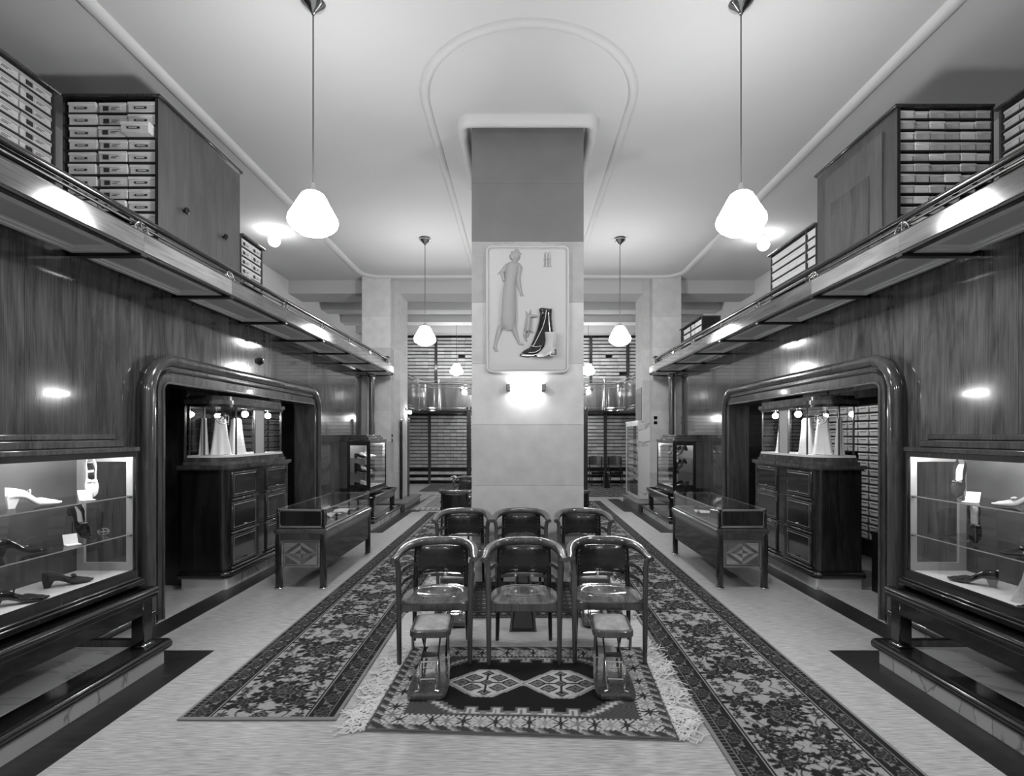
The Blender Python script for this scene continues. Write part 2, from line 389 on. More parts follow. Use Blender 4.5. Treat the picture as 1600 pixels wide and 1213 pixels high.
# ---- gallery balconies
BARS = [3.73+1.13*k for k in range(-6, 7)]
def gallery(s, nm):
    g = thing('gallery_balcony', 'veneered gallery balcony with panelled soffit above the wall with the %s' % ('round black knob' if s < 0 else 'bare veneer and no knob'), 'balcony', (s*3.5, 4, 2.97))
    end = [(GX+.02+.55-.55*math.cos(a), 11.0+.42*math.sin(a)) for a in [PI/2*i/10 for i in range(11)]]
    poly = [(OX, -4), (GX+.02, -4)]+end+[(OX, 11.42)]
    ob('floor_slab', MB().prism(poly, 3.0, 3.1), 'veneer_dark', g, s=s)
    sec = [(-.015, 0), (.015, 0), (.015, .14), (-.015, .14)]
    for a, b in zip(BARS[:-1], BARS[1:]): 
        if b <= 11.0: ob('fascia_board', MB().box(GX, GX+.03, a+.0008, b-.0008, 2.978, 3.118), 'veneer_fascia', g, s=s)
    ob('fascia_board', MB().box(GX, GX+.03, BARS[-1]+.0008, 11.0, 2.978, 3.118), 'veneer_fascia', g, s=s)
    ob('fascia_end', MB().tube([(x-.005, y, 2.978) for x, y in end], 1, sec=sec, up=(0,0,1)), 'veneer_fascia', g, s=s)
    ln = [(GX, -4), (GX, 10.99)]+[(x-.02, y) for x, y in end]
    ob('lower_lip', MB().tube([(x+.01, y, 2.972) for x, y in ln], .014, 8, up=(0,0,1)), 'black_bar', g, s=s)
    ob('upper_lip', MB().tube([(x+.01, y, 3.122) for x, y in ln], .010, 8, up=(0,0,1)), 'wood_bench', g, s=s)
    r = ob('handrail', MB().tube([(GX+.03, -4, 3.225), (GX+.03, 10.6, 3.225)], .026, 10), 'wood_bench', g, s=s); ob('lower_rail', MB().tube([(GX+.05, -4, 3.185), (GX+.05, 10.6, 3.185)], .012, 8), 'steel_dark', g, s=s)
    ob('rail_end_block', MB().box(GX+.0, GX+.14, 10.55, 10.69, 3.118, 3.26, .01).box(GX-.015, GX+.155, 10.535, 10.705, 3.26, 3.28, .006), 'veneer_mid', g, s=s)
    # soffit
    ob('soffit_edge', MB().box(WX-.05, WX, -4, 11.3, 2.965, 2.985).box(GX, GX+.07, -4, 11.0, 2.965, 2.985), 'veneer_dark', g, s=s)
    for y in BARS: ob('cross_bar', MB().box(GX+.0, WX, y-.03, y+.03, 2.945, 2.985, .004), 'black_bar', g, s=s)
    for a, b in zip(BARS, BARS[1:]+[11.28]):
        x0, x1, y0, y1 = GX+.07, WX-.05, a+.03, b-.03
        if y1-y0 < .5: x0 += .06; y0 += 0
        m = MB(); steps = [(0, 2.968), (.035, 2.968), (.036, 2.978), (.07, 2.978), (.071, 2.988), (.11, 2.988)]
        rings = [[(x0+d, y0+d, z), (x1-d, y0+d, z), (x1-d, y1-d, z), (x0+d, y1-d, z)] for d, z in steps]
        f = ob('soffit_frame', m.loft(rings, caps=False), 'soffit_light', g, s=s)
        d = .109
        if y1-y0 > .5: ob('soffit_panel', MB().box(x0+d, x1-d, y0+d, y1-d, 2.986, 2.999), 'soffit_mid', f, s=s)
        else: ob('soffit_panel', MB().box(x0+.08, x1-.08, y0+.05, y1-.05, 2.976, 2.999), 'soffit_mid', f, s=s)
    # scroll ornaments between fascia and rail
    for y in BARS:
        if y > 10.6: continue
        m = MB(); rr = .055
        X = GX+.02
        m.tube([(X, y+rr*1.25*math.cos(t), 3.125+rr*1.35*math.sin(t)) for t in [PI*i/12 for i in range(13)]], .006, 6)
        for q in (-1, 1):
            m.tube([(X, y+q*.028+.02*(1-t/9)*math.cos(t*1.1), 3.158+.024*(1-t/9)*math.sin(t*1.1)) for t in range(8)], .004, 5)
        m.tube([(X, y, 3.125), (X, y, 3.215)], .005, 6)
        ob('scroll_ornament', m, 'brass_pale', g, s=s)
    return g
for s, nm in SIDES: gallery(s, nm)
for s, nm in SIDES:
    m = MB().tube([(3.16, 10.80, 0.172), (3.16, 10.80, 2.94)], .06, 14)
    o = ob('gallery_post', m, 'veneer_mid', label='round polished post carrying the gallery end beside the %s' % ('stone pillar with switches on its edge' if s < 0 else 'stone pillar with switches on its face'), cat='post', s=s)
    ob('post_collar', MB().lathe([(.075, 0), (.075, .05), (.062, .07)], 14, (3.16, 10.80, 2.85)), 'chrome', o, s=s)

# ---- display platforms (marble riser, dark nosing)
def platform(s, y0, y1, label):
    t = thing('display_platform', label, 'platform', (s*2.95, (y0+y1)/2, 0))
    ob('riser', MB().box(2.585, WX, y0, y1, 0, .115), 'marble', t, s=s)
    pth = [(WX, y0-.015, .142), (2.57, y0-.015, .142), (2.57, y1+.015, .142), (WX, y1+.015, .142)]
    ob('nosing', MB().tube(pth, .036, 12), 'wood_bench', t, s=s)
    ob('top_frame', MB().box(2.575, WX, y0, y1, .115, .168), 'wood_bench', t, s=s)
    ob('top_slab', MB().box(2.74, WX-.03, y0+.1, y1-.13, .15, .1705), 'marble_top', t, s=s)
platform(-1, -3.5, 3.70, 'marble fronted platform with dark rounded edge under the case with the white strap shoe')
platform(1, -3.5, 3.70, 'marble fronted platform with dark rounded edge under the case with the patent pumps')
platform(-1, 8.87, 10.9, 'low marble fronted platform under the small case with ankle boots')
platform(1, 8.87, 10.9, 'low marble fronted platform under the small case with tilted dark pumps')
def bench(s, y0, y1, label):
    t = thing('display_bench', label, 'bench', (s*2.8, (y0+y1)/2, .17))
    ob('bench_top', MB().box(2.60, 3.2, y0, y1, .50, .545, .008), 'wood_bench', t, s=s)
    ob('edge_roll', MB().tube([(2.606, y0, .551), (2.606, y1-.01, .551), (3.2, y1-.01, .551)], .024, 10), 'wood_bench', t, s=s)
    ob('apron', MB().box(2.625, 2.66, y0+.02, y1-.02, .40, .50).box(2.66, 3.2, y1-.06, y1-.025, .40, .50), 'wood_bench', t, s=s)
    for yy in (y0+.03, y1-.11):
        l = ob('leg', MB().box(2.62, 2.71, yy, yy+.085, .17, .5, .006), 'wood_bench', t, s=s)
        ob('leg_shoe', MB().box(2.612, 2.718, yy-.008, yy+.093, .17, .19, .004), 'chrome', l, s=s)
bench(-1, .6, 3.66, 'dark polished bench carrying the case with the white strap shoe')
bench(1, .6, 3.66, 'dark polished bench carrying the case with the patent pumps')
bench(-1, 9.05, 10.62, 'dark bench carrying the small case with ankle boots')
bench(1, 9.05, 10.62, 'dark bench carrying the small case with tilted dark pumps')

# ---- stone column
CX0, CX1, CY0, CY1 = -.575, .715, 5.9, 7.2
col = thing('column', 'square stone clad column with the relief plaque on it', 'column', (.07, 6.55, 0))
ob('core', MB().box(CX0+.02, CX1-.02, CY0+.02, CY1-.02, 0, CEIL), 'stone_joint', col)
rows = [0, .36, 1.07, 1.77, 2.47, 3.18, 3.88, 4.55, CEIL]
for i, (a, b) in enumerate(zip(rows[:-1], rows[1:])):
    mt = ['stone', 'stone_c', 'stone', 'stone_c', 'stone_b', 'stone_half_shade', 'stone_shade_grey', 'stone_shade_grey'][i]  # rows darken upward: the shade below the ceiling is painted into the slabs
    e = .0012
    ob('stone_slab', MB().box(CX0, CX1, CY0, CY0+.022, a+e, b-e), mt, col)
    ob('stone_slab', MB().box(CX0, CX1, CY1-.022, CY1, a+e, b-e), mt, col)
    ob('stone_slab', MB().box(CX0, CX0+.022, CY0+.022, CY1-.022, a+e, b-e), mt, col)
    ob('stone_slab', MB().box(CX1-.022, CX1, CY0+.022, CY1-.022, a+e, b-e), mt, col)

# ---- far pillars, piers and portal beam
for s, nm in SIDES:
    t = thing('stone_pillar', 'stone clad pillar at the gallery end with %s' % ('two small switches on its edge' if s < 0 else 'two black switches on its face'), 'pillar', (s*3.25, 11.9, 0))
    ob('core', MB().box(2.95, 3.55, 11.47, 12.5, 0, CEIL).box(2.80, 2.95, 11.75, 12.5, 0, CEIL), 'stone_joint', t, s=s)
    rw = [0, .8, 1.5, 2.2, 2.9, 3.6, 4.3, CEIL]
    for i, (a, b) in enumerate(zip(rw[:-1], rw[1:])):
        mt = ['stone', 'stone_b', 'stone_c'][(i+(s > 0)) % 3]; e = .0012
        ob('stone_slab', MB().box(2.93, 3.57, 11.45, 11.47, a+e, b-e), mt, t, s=s)
        ob('stone_slab', MB().box(2.93, 2.95, 11.471, 11.729, a+e, b-e), mt, t, s=s)
        ob('stone_slab', MB().box(2.785, 2.95, 11.73, 11.75, a+e, b-e), ['stone_b', 'stone', 'stone_b'][i % 3], t, s=s)
        ob('stone_slab', MB().box(2.785, 2.80, 11.751, 12.5, a+e, b-e), 'stone_c', t, s=s)
        ob('stone_slab', MB().box(3.55, 3.57, 11.471, 12.5, a+e, b-e), mt, t, s=s)
    p = thing('pillar_plinth', 'stepped plinth around the stone pillar with %s' % ('switches on its edge' if s < 0 else 'switches on its face'), 'plinth', (s*3.0, 11.6, 0))
    ob('plinth_base', MB().box(2.5, 3.6, 10.96, 12.6, 0, .16), 'veneer_mid', p, s=s)
    ob('plinth_top', MB().prism([(2.47, 11.05), (2.56, 10.94), (3.6, 10.94), (3.6, 12.63), (2.47, 12.63)], .16, .19), 'soffit_dark', p, s=s)
ob('ceiling_beam', MB().box(-OX, -2.8, 11.75, 12.5, 4.9, CEIL).box(-2.8, 2.8, 11.75, 12.5, 4.9, CEIL).box(2.8, OX, 11.75, 12.5, 4.9, CEIL), 'paint_beam', label='painted ceiling beam across the room between the stone pillars', cat='beam')
for i, (y, z) in enumerate(((13.7, 5.0), (15.1, 4.98), (16.5, 4.95))):
    ob('ceiling_beam', MB().box(-OX, OX, y, y+.45, z, CEIL), 'paint_ceiling', label=['ceiling beam just behind the portal, first before the far shelves', 'middle ceiling beam of the far room', 'ceiling beam closest to the far wall shelves'][i], cat='beam')
ob('light_switch', MB().box(2.955, 3.03, 11.438, 11.45, 2.0, 2.07, .003), 'black_gloss', label='upper black switch on the stone pillar face', cat='switch')
ob('light_switch', MB().box(2.955, 3.03, 11.438, 11.45, 1.89, 1.96, .003), 'black_gloss', label='lower black switch on the stone pillar face', cat='switch')
ob('light_switch', MB().box(-2.93, -2.915, 11.53, 11.62, 1.60, 1.67, .003), 'black_gloss', label='upper black switch on the stone pillar edge', cat='switch')
ob('light_switch', MB().box(-2.93, -2.915, 11.53, 11.62, 1.49, 1.56, .003), 'black_gloss', label='lower black switch on the stone pillar edge', cat='switch')
o = ob('wall_boss', MB().lathe([(.05, 0), (.05, .012), (.032, .02), (.036, .035), (.03, .05), (.0, .055)], 16, axis='x'), 'knob', label='round black knob on the veneer above the doorway', cat='knob')
o.location = (-3.272, 6.45, 2.53)

# ================================================================ lamps
def pendant(zlamp):
    t = thing('pendant_lamp', 'x', 'lamp')          # origin at the shade centre
    pr = [(.0, -.168), (.05, -.162), (.11, -.142), (.165, -.105), (.188, -.078), (.197, -.05), (.19, -.015), (.148, .06), (.105, .14), (.088, .168), (.07, .182), (.05, .188)]
    ob('shade', MB().lathe(pr, 22), 'lamp_glass', t, ang=80)
    h = CEIL-zlamp
    ob('holder', MB().lathe([(.052, .186), (.05, .205), (.022, .25), (.012, .27)], 14), 'chrome', t)
    ob('cord', MB().tube([(0, 0, .26), (0, 0, h-.05)], .006, 6), 'cord', t)
    ob('ceiling_rose', MB().lathe([(.012, h-.10), (.03, h-.075), (.085, h-.03), (.10, h-.012), (.10, h)], 18), 'chrome', t)
    return t
pp = Proto(pendant(3.45)); grp = 'opal glass pendants over the aisles'
pp.put((-1.71, 4.2, 3.45), label='conical opal glass pendant hanging over the aisle before the column, balcony with knob side', group=grp)
pp.put((1.80, 4.2, 3.45), label='conical opal glass pendant hanging over the aisle before the column, bare wall side', group=grp)
pp.put((-1.74, 9.22, 3.42), label='opal pendant hanging before the portal beside the pillar with edge switches', group=grp)
pp.put((1.77, 9.22, 3.42), label='opal pendant hanging before the portal beside the pillar with face switches', group=grp)
pp.put((-1.71, -.8, 3.45), label='opal pendant at the entrance end over the runner whose end shows', group=grp)
pp.put((1.80, -.8, 3.45), label='opal pendant at the entrance end on the bare veneer wall side', group=grp)
pp.put((-1.97, 15.5, 3.62), label='opal pendant in the far room before the curved balcony, shelf side', group=grp)
pp.put((2.02, 15.5, 3.62), label='opal pendant in the far room before the curved balcony, above the two chairs', group=grp)
def globe():
    t = thing('globe_lamp', 'x', 'lamp')
    ob('globe', MB().sphere((0, 0, -.17), .1, 16, 10), 'globe_glow', t, ang=80)
    ob('ceiling_plate', MB().lathe([(.055, -.09), (.06, -.06), (.075, -.02), (.08, 0)], 16), 'paint_ceiling', t)
    return t
gp = Proto(globe()); grp = 'white globe lamps over the gallery'
gp.put((-4.3, 8.9, CEIL), label='small white globe lamp on the ceiling over the gallery with the knobbed cabinet', group=grp)
gp.put((4.3, 9.1, CEIL), label='small white globe lamp on the ceiling over the gallery with the panelled cabinet', group=grp)
for s_, lb in ((-1, 'added unseen globe lamp on the stock room ceiling behind the knobbed wall'), (1, 'added unseen globe lamp on the stock room ceiling behind the bare veneer wall')):
    q = gp.put((s_*3.95, 6.9 if s_ > 0 else 8.8, 2.998), label=lb, group='added unseen globe lamps in the stock rooms')  # unseen globes added to brighten the stock boxes
for x_, lb in ((-1.1, 'added unseen globe lamp under the curved balcony, on the pale rug side'), (.2, 'added unseen globe lamp under the middle of the curved balcony'), (1.5, 'added unseen globe lamp under the curved balcony, on the far chairs side')):
    gp.put((x_, 16.65, 2.358), label=lb, group='added unseen globe lamps under the curved balcony')  # globes added out of sight behind the column to brighten the far shelves
def tube_lamp():
    t = thing('tube_lamp', 'x', 'lamp')              # faces -y, origin on the wall
    ob('glass_tube', MB().tube([(-.175, -.05, 0), (.175, -.05, 0)], .03, 14), 'tube_glow', t, ang=60)
    for q in (-1, 1):
        e = ob('end_cap', MB().box(q*.175, q*.225, -.085, 0, -.04, .04, .006), 'steel_dark', t)
        ob('cap_screw', MB().sphere((q*.2, -.087, 0), .008, 8, 4), 'chrome', e)
    return t
tl = Proto(tube_lamp()); grp = 'tube lamps on the column'
tl.put((.05, 5.9, 2.19), label='glowing tube lamp on the column under the relief plaque', group=grp)
tl.put((CX0, 6.55, 2.19), (0, 0, -PI/2), label='tube lamp on the column side facing the wall with the knob', group=grp)
tl.put((CX1, 6.55, 2.19), (0, 0, PI/2), label='tube lamp on the column side facing the bare veneer wall', group=grp)
tl.put((.05, 7.2, 2.19), (0, 0, PI), label='tube lamp on the rear of the column', group=grp)

# ================================================================ rugs
def runner_tone(u, v):
    """woven runner: u across (-.46 .. .46), v along; linear grey"""
    au = np.abs(u); light, dark, mid = .33, .013, .045
    t = np.full(u.shape, light)
    def lobed(cx, cy_, R, k, amp, ax=1., ay=1., ph=0.):
        dx = (u-cx)/ax; dy = (vv-cy_)/ay; r = np.hypot(dx, dy); th = np.arctan2(dy, dx)
        return r-R*(1+amp*np.cos(k*th+ph)+.35*amp*np.cos((2*k+1)*th))
    def put(d, val, w=.003):
        nonlocal t
        a = np.clip(.5-d/(2*w), 0, 1); t = t*(1-a)+val*a
    per = .64; cell = np.floor(v/per); vv = v-cell*per-per/2; alt = (np.mod(cell, 2) == 0)
    fl_ = np.where(alt, 1., -1.); vv = vv*fl_
    # ground vines, then filler leaves on a jittered lattice, then the large flowers
    for sg in (-1, 1):
        put(np.abs(u-sg*(.10+.06*np.sin(vv*19)))-.005, dark); put(np.abs(u-sg*(.21+.035*np.cos(vv*26)))-.0045, dark); put(np.abs(u-sg*(.05+.045*np.sin(vv*29+1)))-.0035, dark)
    rs = random.Random(21)
    for k in range(26):
        lx, ly = .012+.255*rs.random(), -.31+.62*rs.random(); rr_ = .017+.016*rs.random(); q_ = rs.choice((3, 5, 5, 6)); ph_ = rs.random()*6; sx_ = .8+1.1*rs.random()
        for sg in (-1, 1): put(lobed(sg*lx, ly, rr_, q_, .42, sx_, 1.25-.3*sx_, ph_ if sg > 0 else PI*q_-ph_), dark if k % 3 else mid*.7)
    for cyl, R_, k_ in ((0., .128, 9), ):
        put(lobed(0, cyl, R_, k_, .24, 1.25, .95), dark); put(np.abs(lobed(0, cyl, R_*.70, 7, .2, 1.2, .95))-.0032, light*.8); put(np.abs(lobed(0, cyl, R_*.46, 6, .22, 1.15, .95, .5))-.0028, light*.6)
        put(lobed(0, cyl, R_*.36, 7, .2, 1.1, .9), mid); put(np.abs(lobed(0, cyl, R_*.18, 5, .2))-.0025, .16)
    for sg in (-1, 1):
        for lx, ly, R_, k_, ax_ in ((.178, .18, .068, 7, 1.3), (.19, -.125, .064, 6, 1.35), (.105, .262, .046, 5, 1.6), (.10, -.215, .042, 5, 1.5), (.245, .03, .032, 5, 1.), (.23, .295, .034, 5, 1.), (.235, -.28, .034, 5, 1.)):
            put(lobed(sg*lx, ly, R_, k_, .32, ax_, .82, 1+sg), dark); put(np.abs(lobed(sg*lx, ly, R_*.55, 5, .25, ax_, .8, sg))-.0022, light*.55); put(lobed(sg*lx, ly, R_*.3, 4, .2), mid)
    put(lobed(0, .24, .026, 4, .3, 1.4), dark); put(lobed(0, -.262, .034, 4, .25), dark); put(np.abs(lobed(0, -.262, .016, 4, .2))-.002, light)
    # inner stripe and border
    b = au > .285; t = np.where(b, dark, t)
    ln = np.abs(au-.300) < .0045; t = np.where(ln, light, t)
    p2 = .16; w_ = v-np.floor(v/p2)*p2-p2/2; bu = au-.372
    k2 = np.floor(v/p2)
    def blob(cx, cy_, R, k, amp): 
        r = np.hypot(bu-cx, w_-cy_); th = np.arctan2(w_-cy_, bu-cx); return r-R*(1+amp*np.cos(k*th))
    bt = np.full(u.shape, dark)
    def bput(d, val, w=.003):
        nonlocal bt
        a = np.clip(.5-d/(2*w), 0, 1); bt = bt*(1-a)+val*a
    bput(np.abs(blob(0, 0, .045, 6, .15))-.0025, .16); bput(np.abs(blob(0, 0, .024, 5, .2))-.002, .10); bput(blob(0, 0, .012, 5, .2), .05)
    bput(blob(.018, .068, .014, 3, .5), .20); bput(blob(-.02, -.066, .014, 3, .5), .20); bput(np.abs(bu-.035*np.sin(w_*39))-.002, .13)
    t = np.where(au > .312, bt, t)
    t = np.where((np.abs(au-.424) < .0025), .17, t)
    t = np.where(au > .428, np.where(np.mod(v+.01*np.sign(u), .03) < .004, .16, dark), t)
    return t
def runner(x0, y0, y1, label):
    w = .92
    t = thing('runner_carpet', label, 'carpet', (x0, (y0+y1)/2, 0), group='patterned aisle runners')
    vs = [y0+.025]
    while vs[-1] < y1-.03: vs.append(vs[-1]+max(.006, .006*(vs[-1]/3.2)))
    vs = np.array(vs+[y1-.025]); us = np.linspace(-w/2+.022, w/2-.022, 150)
    U, V = np.meshgrid(us, vs); P = np.stack([U, V-(y0+y1)/2, np.full(U.shape, .0125)], -1)
    me = grid_mesh('pile', 'runner_pile', P, runner_tone(U*.46/.438, V-y0))
    o = bpy.data.objects.new('pile', me); COL.objects.link(o); o.parent = t
    ob('binding', MB().box(x0-w/2, x0+w/2, y0, y1, .0015, .0115, .004), 'binding', t)
runner(-1.53, 2.95, 10.9, 'long floral runner carpet in the aisle beside the knobbed wall, its end showing')
runner(1.50, 2.05, 12.75, 'long floral runner carpet in the aisle on the bare veneer wall side')

def rug_tone(x, y):
    """village rug in cm: x -86..86, y -58..58, square knots"""
    q = .75; X = np.round(x/q)*q; Y = np.round(y/q)*q
    ax, ay = np.abs(X), np.abs(Y); hx, hy = 86., 58.
    d = np.minimum(hx-ax, hy-ay); hor = (hy-ay) < (hx-ax); c = np.where(hor, X, Y)
    blk, drk, gry, lgt = .010, .03, .15, .50
    # field corners
    f = np.where(np.mod(np.round(X/q)+np.round(Y/q)*2, 4) < 1.5, .11, drk)
    st = 3.0; sx = np.floor(ax/st)*st; 
    cren = np.where(np.mod(X+3.5, 15) < 7.5, 30., 34.5)
    ylim = np.minimum(cren, (74-sx)*.88); ylim = np.where(ax > 41, (76-sx)*.86, ylim)
    def inside(ex, ey):
        x_ = np.abs(X+ex); sx_ = np.floor(x_/st)*st; cr = np.where(np.mod(X+ex+3.5, 15) < 7.5, 29.5, 34.5)
        yl = np.where(x_ > 41, (76-sx_)*.86, np.minimum(cr, (74-sx_)*.88)); return np.abs(Y+ey) < yl
    def grown(r_):
        m = np.zeros(X.shape, bool)
        for ex in (-r_, 0, r_):
            for ey in (-r_, 0, r_): m |= inside(ex, ey)
        return m
    f = np.where(grown(4.4), .17, f); f = np.where(grown(3.3), lgt, f); f = np.where(grown(1.7), .13, f); f = np.where(inside(0, 0), blk, f)
    # crenel fillers
    f = np.where((np.mod(X+3.5-7.5, 15) < 7.5) & (np.abs(np.mod(X+3.5-7.5, 15)-3.75) < 1.8) & (ay > 35.0) & (ay < 38.5) & (ax < 38), .22, f)
    # two lozenges
    for cx in (-24.5, 24.5):
        lx = X-cx; alx = np.abs(lx); dd = alx/27.+ay/25.; inside = (dd < 1) & (ay < 19.5)
        edge = (dd > .86) | (ay > 17.2)
        saw = np.where(np.mod(alx+ay, 3) < 1.5, .22, .45)
        f = np.where(inside, np.where(edge, saw, lgt), f)
        for ox, oy, R in ((0, 0, 4.), (0, 13, 4.), (0, -13, 4.), (8.3, 6.6, 5.4), (-8.3, 6.6, 5.4), (8.3, -6.6, 5.4), (-8.3, -6.6, 5.4), (15.5, 0, 5.2), (-15.5, 0, 5.2)):
            r = np.abs(lx-ox)*.85+np.abs(Y-oy)
            f = np.where(r < R, blk, f); f = np.where(r < R-1.3, np.where(np.mod(np.round((lx+Y)/q), 3) < 1, .06, .2), f); f = np.where(r < 1.2, .06, f)
        f = np.where((alx < .8) & (ay < 13) & (ay > 3), blk, f); f = np.where((ay < .6) & (alx < 12) & (alx > 3.5), blk, f)
    # borders
    cell = np.floor(c/9.2); p = (c-(cell+.5)*9.2)/4.6; qn = (d-11.5)/4.5
    dk = np.where(np.mod(cell, 2) == 0, drk, .20); dk = np.where(np.mod(cell, 4) == 1, .30, dk)
    ap, aq = np.abs(p), np.abs(qn); bd = np.full(X.shape, .52)
    bd = np.where((ap < .16) | (aq < .16) | (np.abs(ap-aq) < .17), dk, bd); bd = np.where((ap > .93), .5, bd); bd = np.where((ap > .55) & (aq > .3) & (aq < .48), .42, bd)
    dots = np.where(np.mod(c, 3) < 1.5, .45, drk)
    diag = np.where(np.mod(X+Y*np.where(hor, 1., 1.)*1.5, 12) < 2.6, .38, np.where(np.mod(X+Y*1.5, 12) < 5, .17, .045))
    t = f
    t = np.where(d < 18.2, dots, t); t = np.where(d < 16.6, bd, t); t = np.where(d < 7.0, dots, t); t = np.where(d < 5.9, diag, t); t = np.where(d < 1.8, .10, t)
    return t
def rug(name, corners, label, n=(236, 160), tone=rug_tone, fr=.15, z=.012):
    (ax_, ay_), (bx, by), (cx_, cy_), (dx, dy) = corners        # front-left, front-right, back-right, back-left
    c0 = (sum(p[0] for p in corners)/4, sum(p[1] for p in corners)/4)
    t = thing(name, label, 'rug', (c0[0], c0[1], 0))
    a, b = np.meshgrid(np.linspace(0, 1, n[0]), np.linspace(0, 1, n[1]))
    X = (1-b)*((1-a)*ax_+a*bx)+b*((1-a)*dx+a*cx_); Y = (1-b)*((1-a)*ay_+a*by)+b*((1-a)*dy+a*cy_)
    Z = z+.0015*np.sin(X*9+1)*np.sin(Y*7)
    me = grid_mesh('pile', 'rug_pile', np.stack([X-c0[0], Y-c0[1], Z], -1), tone((a-.5)*172, (b-.5)*116))
    o = bpy.data.objects.new('pile', me); COL.objects.link(o); o.parent = t
    ins = lambda p: (c0[0]+(p[0]-c0[0])*.998, c0[1]+(p[1]-c0[1])*.998)
    ob('backing', MB().prism([ins(p) for p in corners], .0015, z-.004), 'binding', t)
    if fr:
        for e0, e1, sg in (((ax_, ay_), (dx, dy), -1), ((bx, by), (cx_, cy_), 1)):
            m = MB(); R = random.Random(5+sg)
            for k in range(120):
                u = (k//4*4+1.2*R.random()+.25*(k % 4))/120; x = e0[0]+(e1[0]-e0[0])*u; y = e0[1]+(e1[1]-e0[1])*u
                L_ = fr*(.6+.75*R.random()); w = R.uniform(-.10, .10)+.06*math.sin(u*21); pts = []
                for q in range(6):
                    f = q/5; pts.append((x+sg*(L_*f-.008), y+w*f*f+.024*math.sin(f*(6+4*R.random())+k*1.7), .008+.012*math.sin(f*5+k)**2+(.004 if q == 0 else 0)))
                m.tube(pts, [.005, .005, .0045, .0045, .005, .003], 4)
            ob('fringe', m, 'fringe', t, kind='stuff', label='tangled white wool fringe')
rug('village_rug', ((-.88, 2.845), (.855, 2.755), (.925, 3.955), (-.845, 3.965)), 'small fringed village rug with two white lozenges under the front chairs')
def rug_tone2(x, y):
    q = 1.; X = np.round(x/q)*q; Y = np.round(y/q)*q; d = np.minimum(86-np.abs(X), 58-np.abs(Y))
    rp = np.hypot(np.mod(X, 16)-8, np.mod(Y, 13)-6.5)
    t = np.where(rp < 2.4, .2, np.where(rp < 4.2, .015, np.where((np.abs(np.mod(X, 16)-8)+np.abs(np.mod(Y, 13)-6.5)) < 6.8, .09, .03)))
    c = np.where((58-np.abs(Y)) < (86-np.abs(X)), X, Y)
    t = np.where(d < 15, np.where(np.abs(np.mod(c, 9)-4.5)+np.abs(d-9) < 3.2, .16, .02), t); t = np.where(np.abs(d-15) < .8, .16, t)
    t = np.where(d < 3.5, np.where(np.mod(X+Y, 5) < 2, .14, .03), t); return t
rug('village_rug', ((-.80, 4.60), (.93, 4.62), (1.0, 5.72), (-.92, 5.72)), 'dark fringed village rug under the chairs that back onto the column', (170, 116), rug_tone2, .14)
def rug_tone3(x, y):
    d = np.minimum(86-np.abs(x), 58-np.abs(y)); r = np.hypot(np.mod(x, 14)-7, np.mod(y, 11)-5.5)
    t = np.where(r < 2.5, .10, np.where(r < 4.6, .34, .24)); e = np.abs(np.mod(np.where((58-np.abs(y)) < (86-np.abs(x)), x, y*1.6), 10)-5)
    t = np.where(d < 16, np.where(e < 3, .46, .17), t); t = np.where(np.abs(d-16) < 1.2, .5, t); t = np.where(d < 3, .14, t); return t
rug('pale_rug', ((-2.45, 11.15), (-.35, 11.15), (-.35, 14.0), (-2.45, 14.0)), 'pale patterned rug beyond the column before the far shelves', (90, 90), rug_tone3, 0)
def rug_tone4(x, y):
    r = np.sin(x*.55)*np.sin(y*.5)+.6*np.sin(x*.23+y*.31); return np.where(r > .25, .16, .05)
rug('far_carpet', ((-3.0, 14.9), (.1, 14.9), (.1, 17.0), (-3.0, 17.0)), 'dark patterned carpet along the far shelf wall, side with the pale rug', (80, 40), rug_tone4, 0)
rug('far_carpet', ((.4, 13.6), (3.2, 13.6), (3.2, 17.0), (.4, 17.0)), 'dark patterned carpet under the two far chairs', (80, 60), rug_tone4, 0)

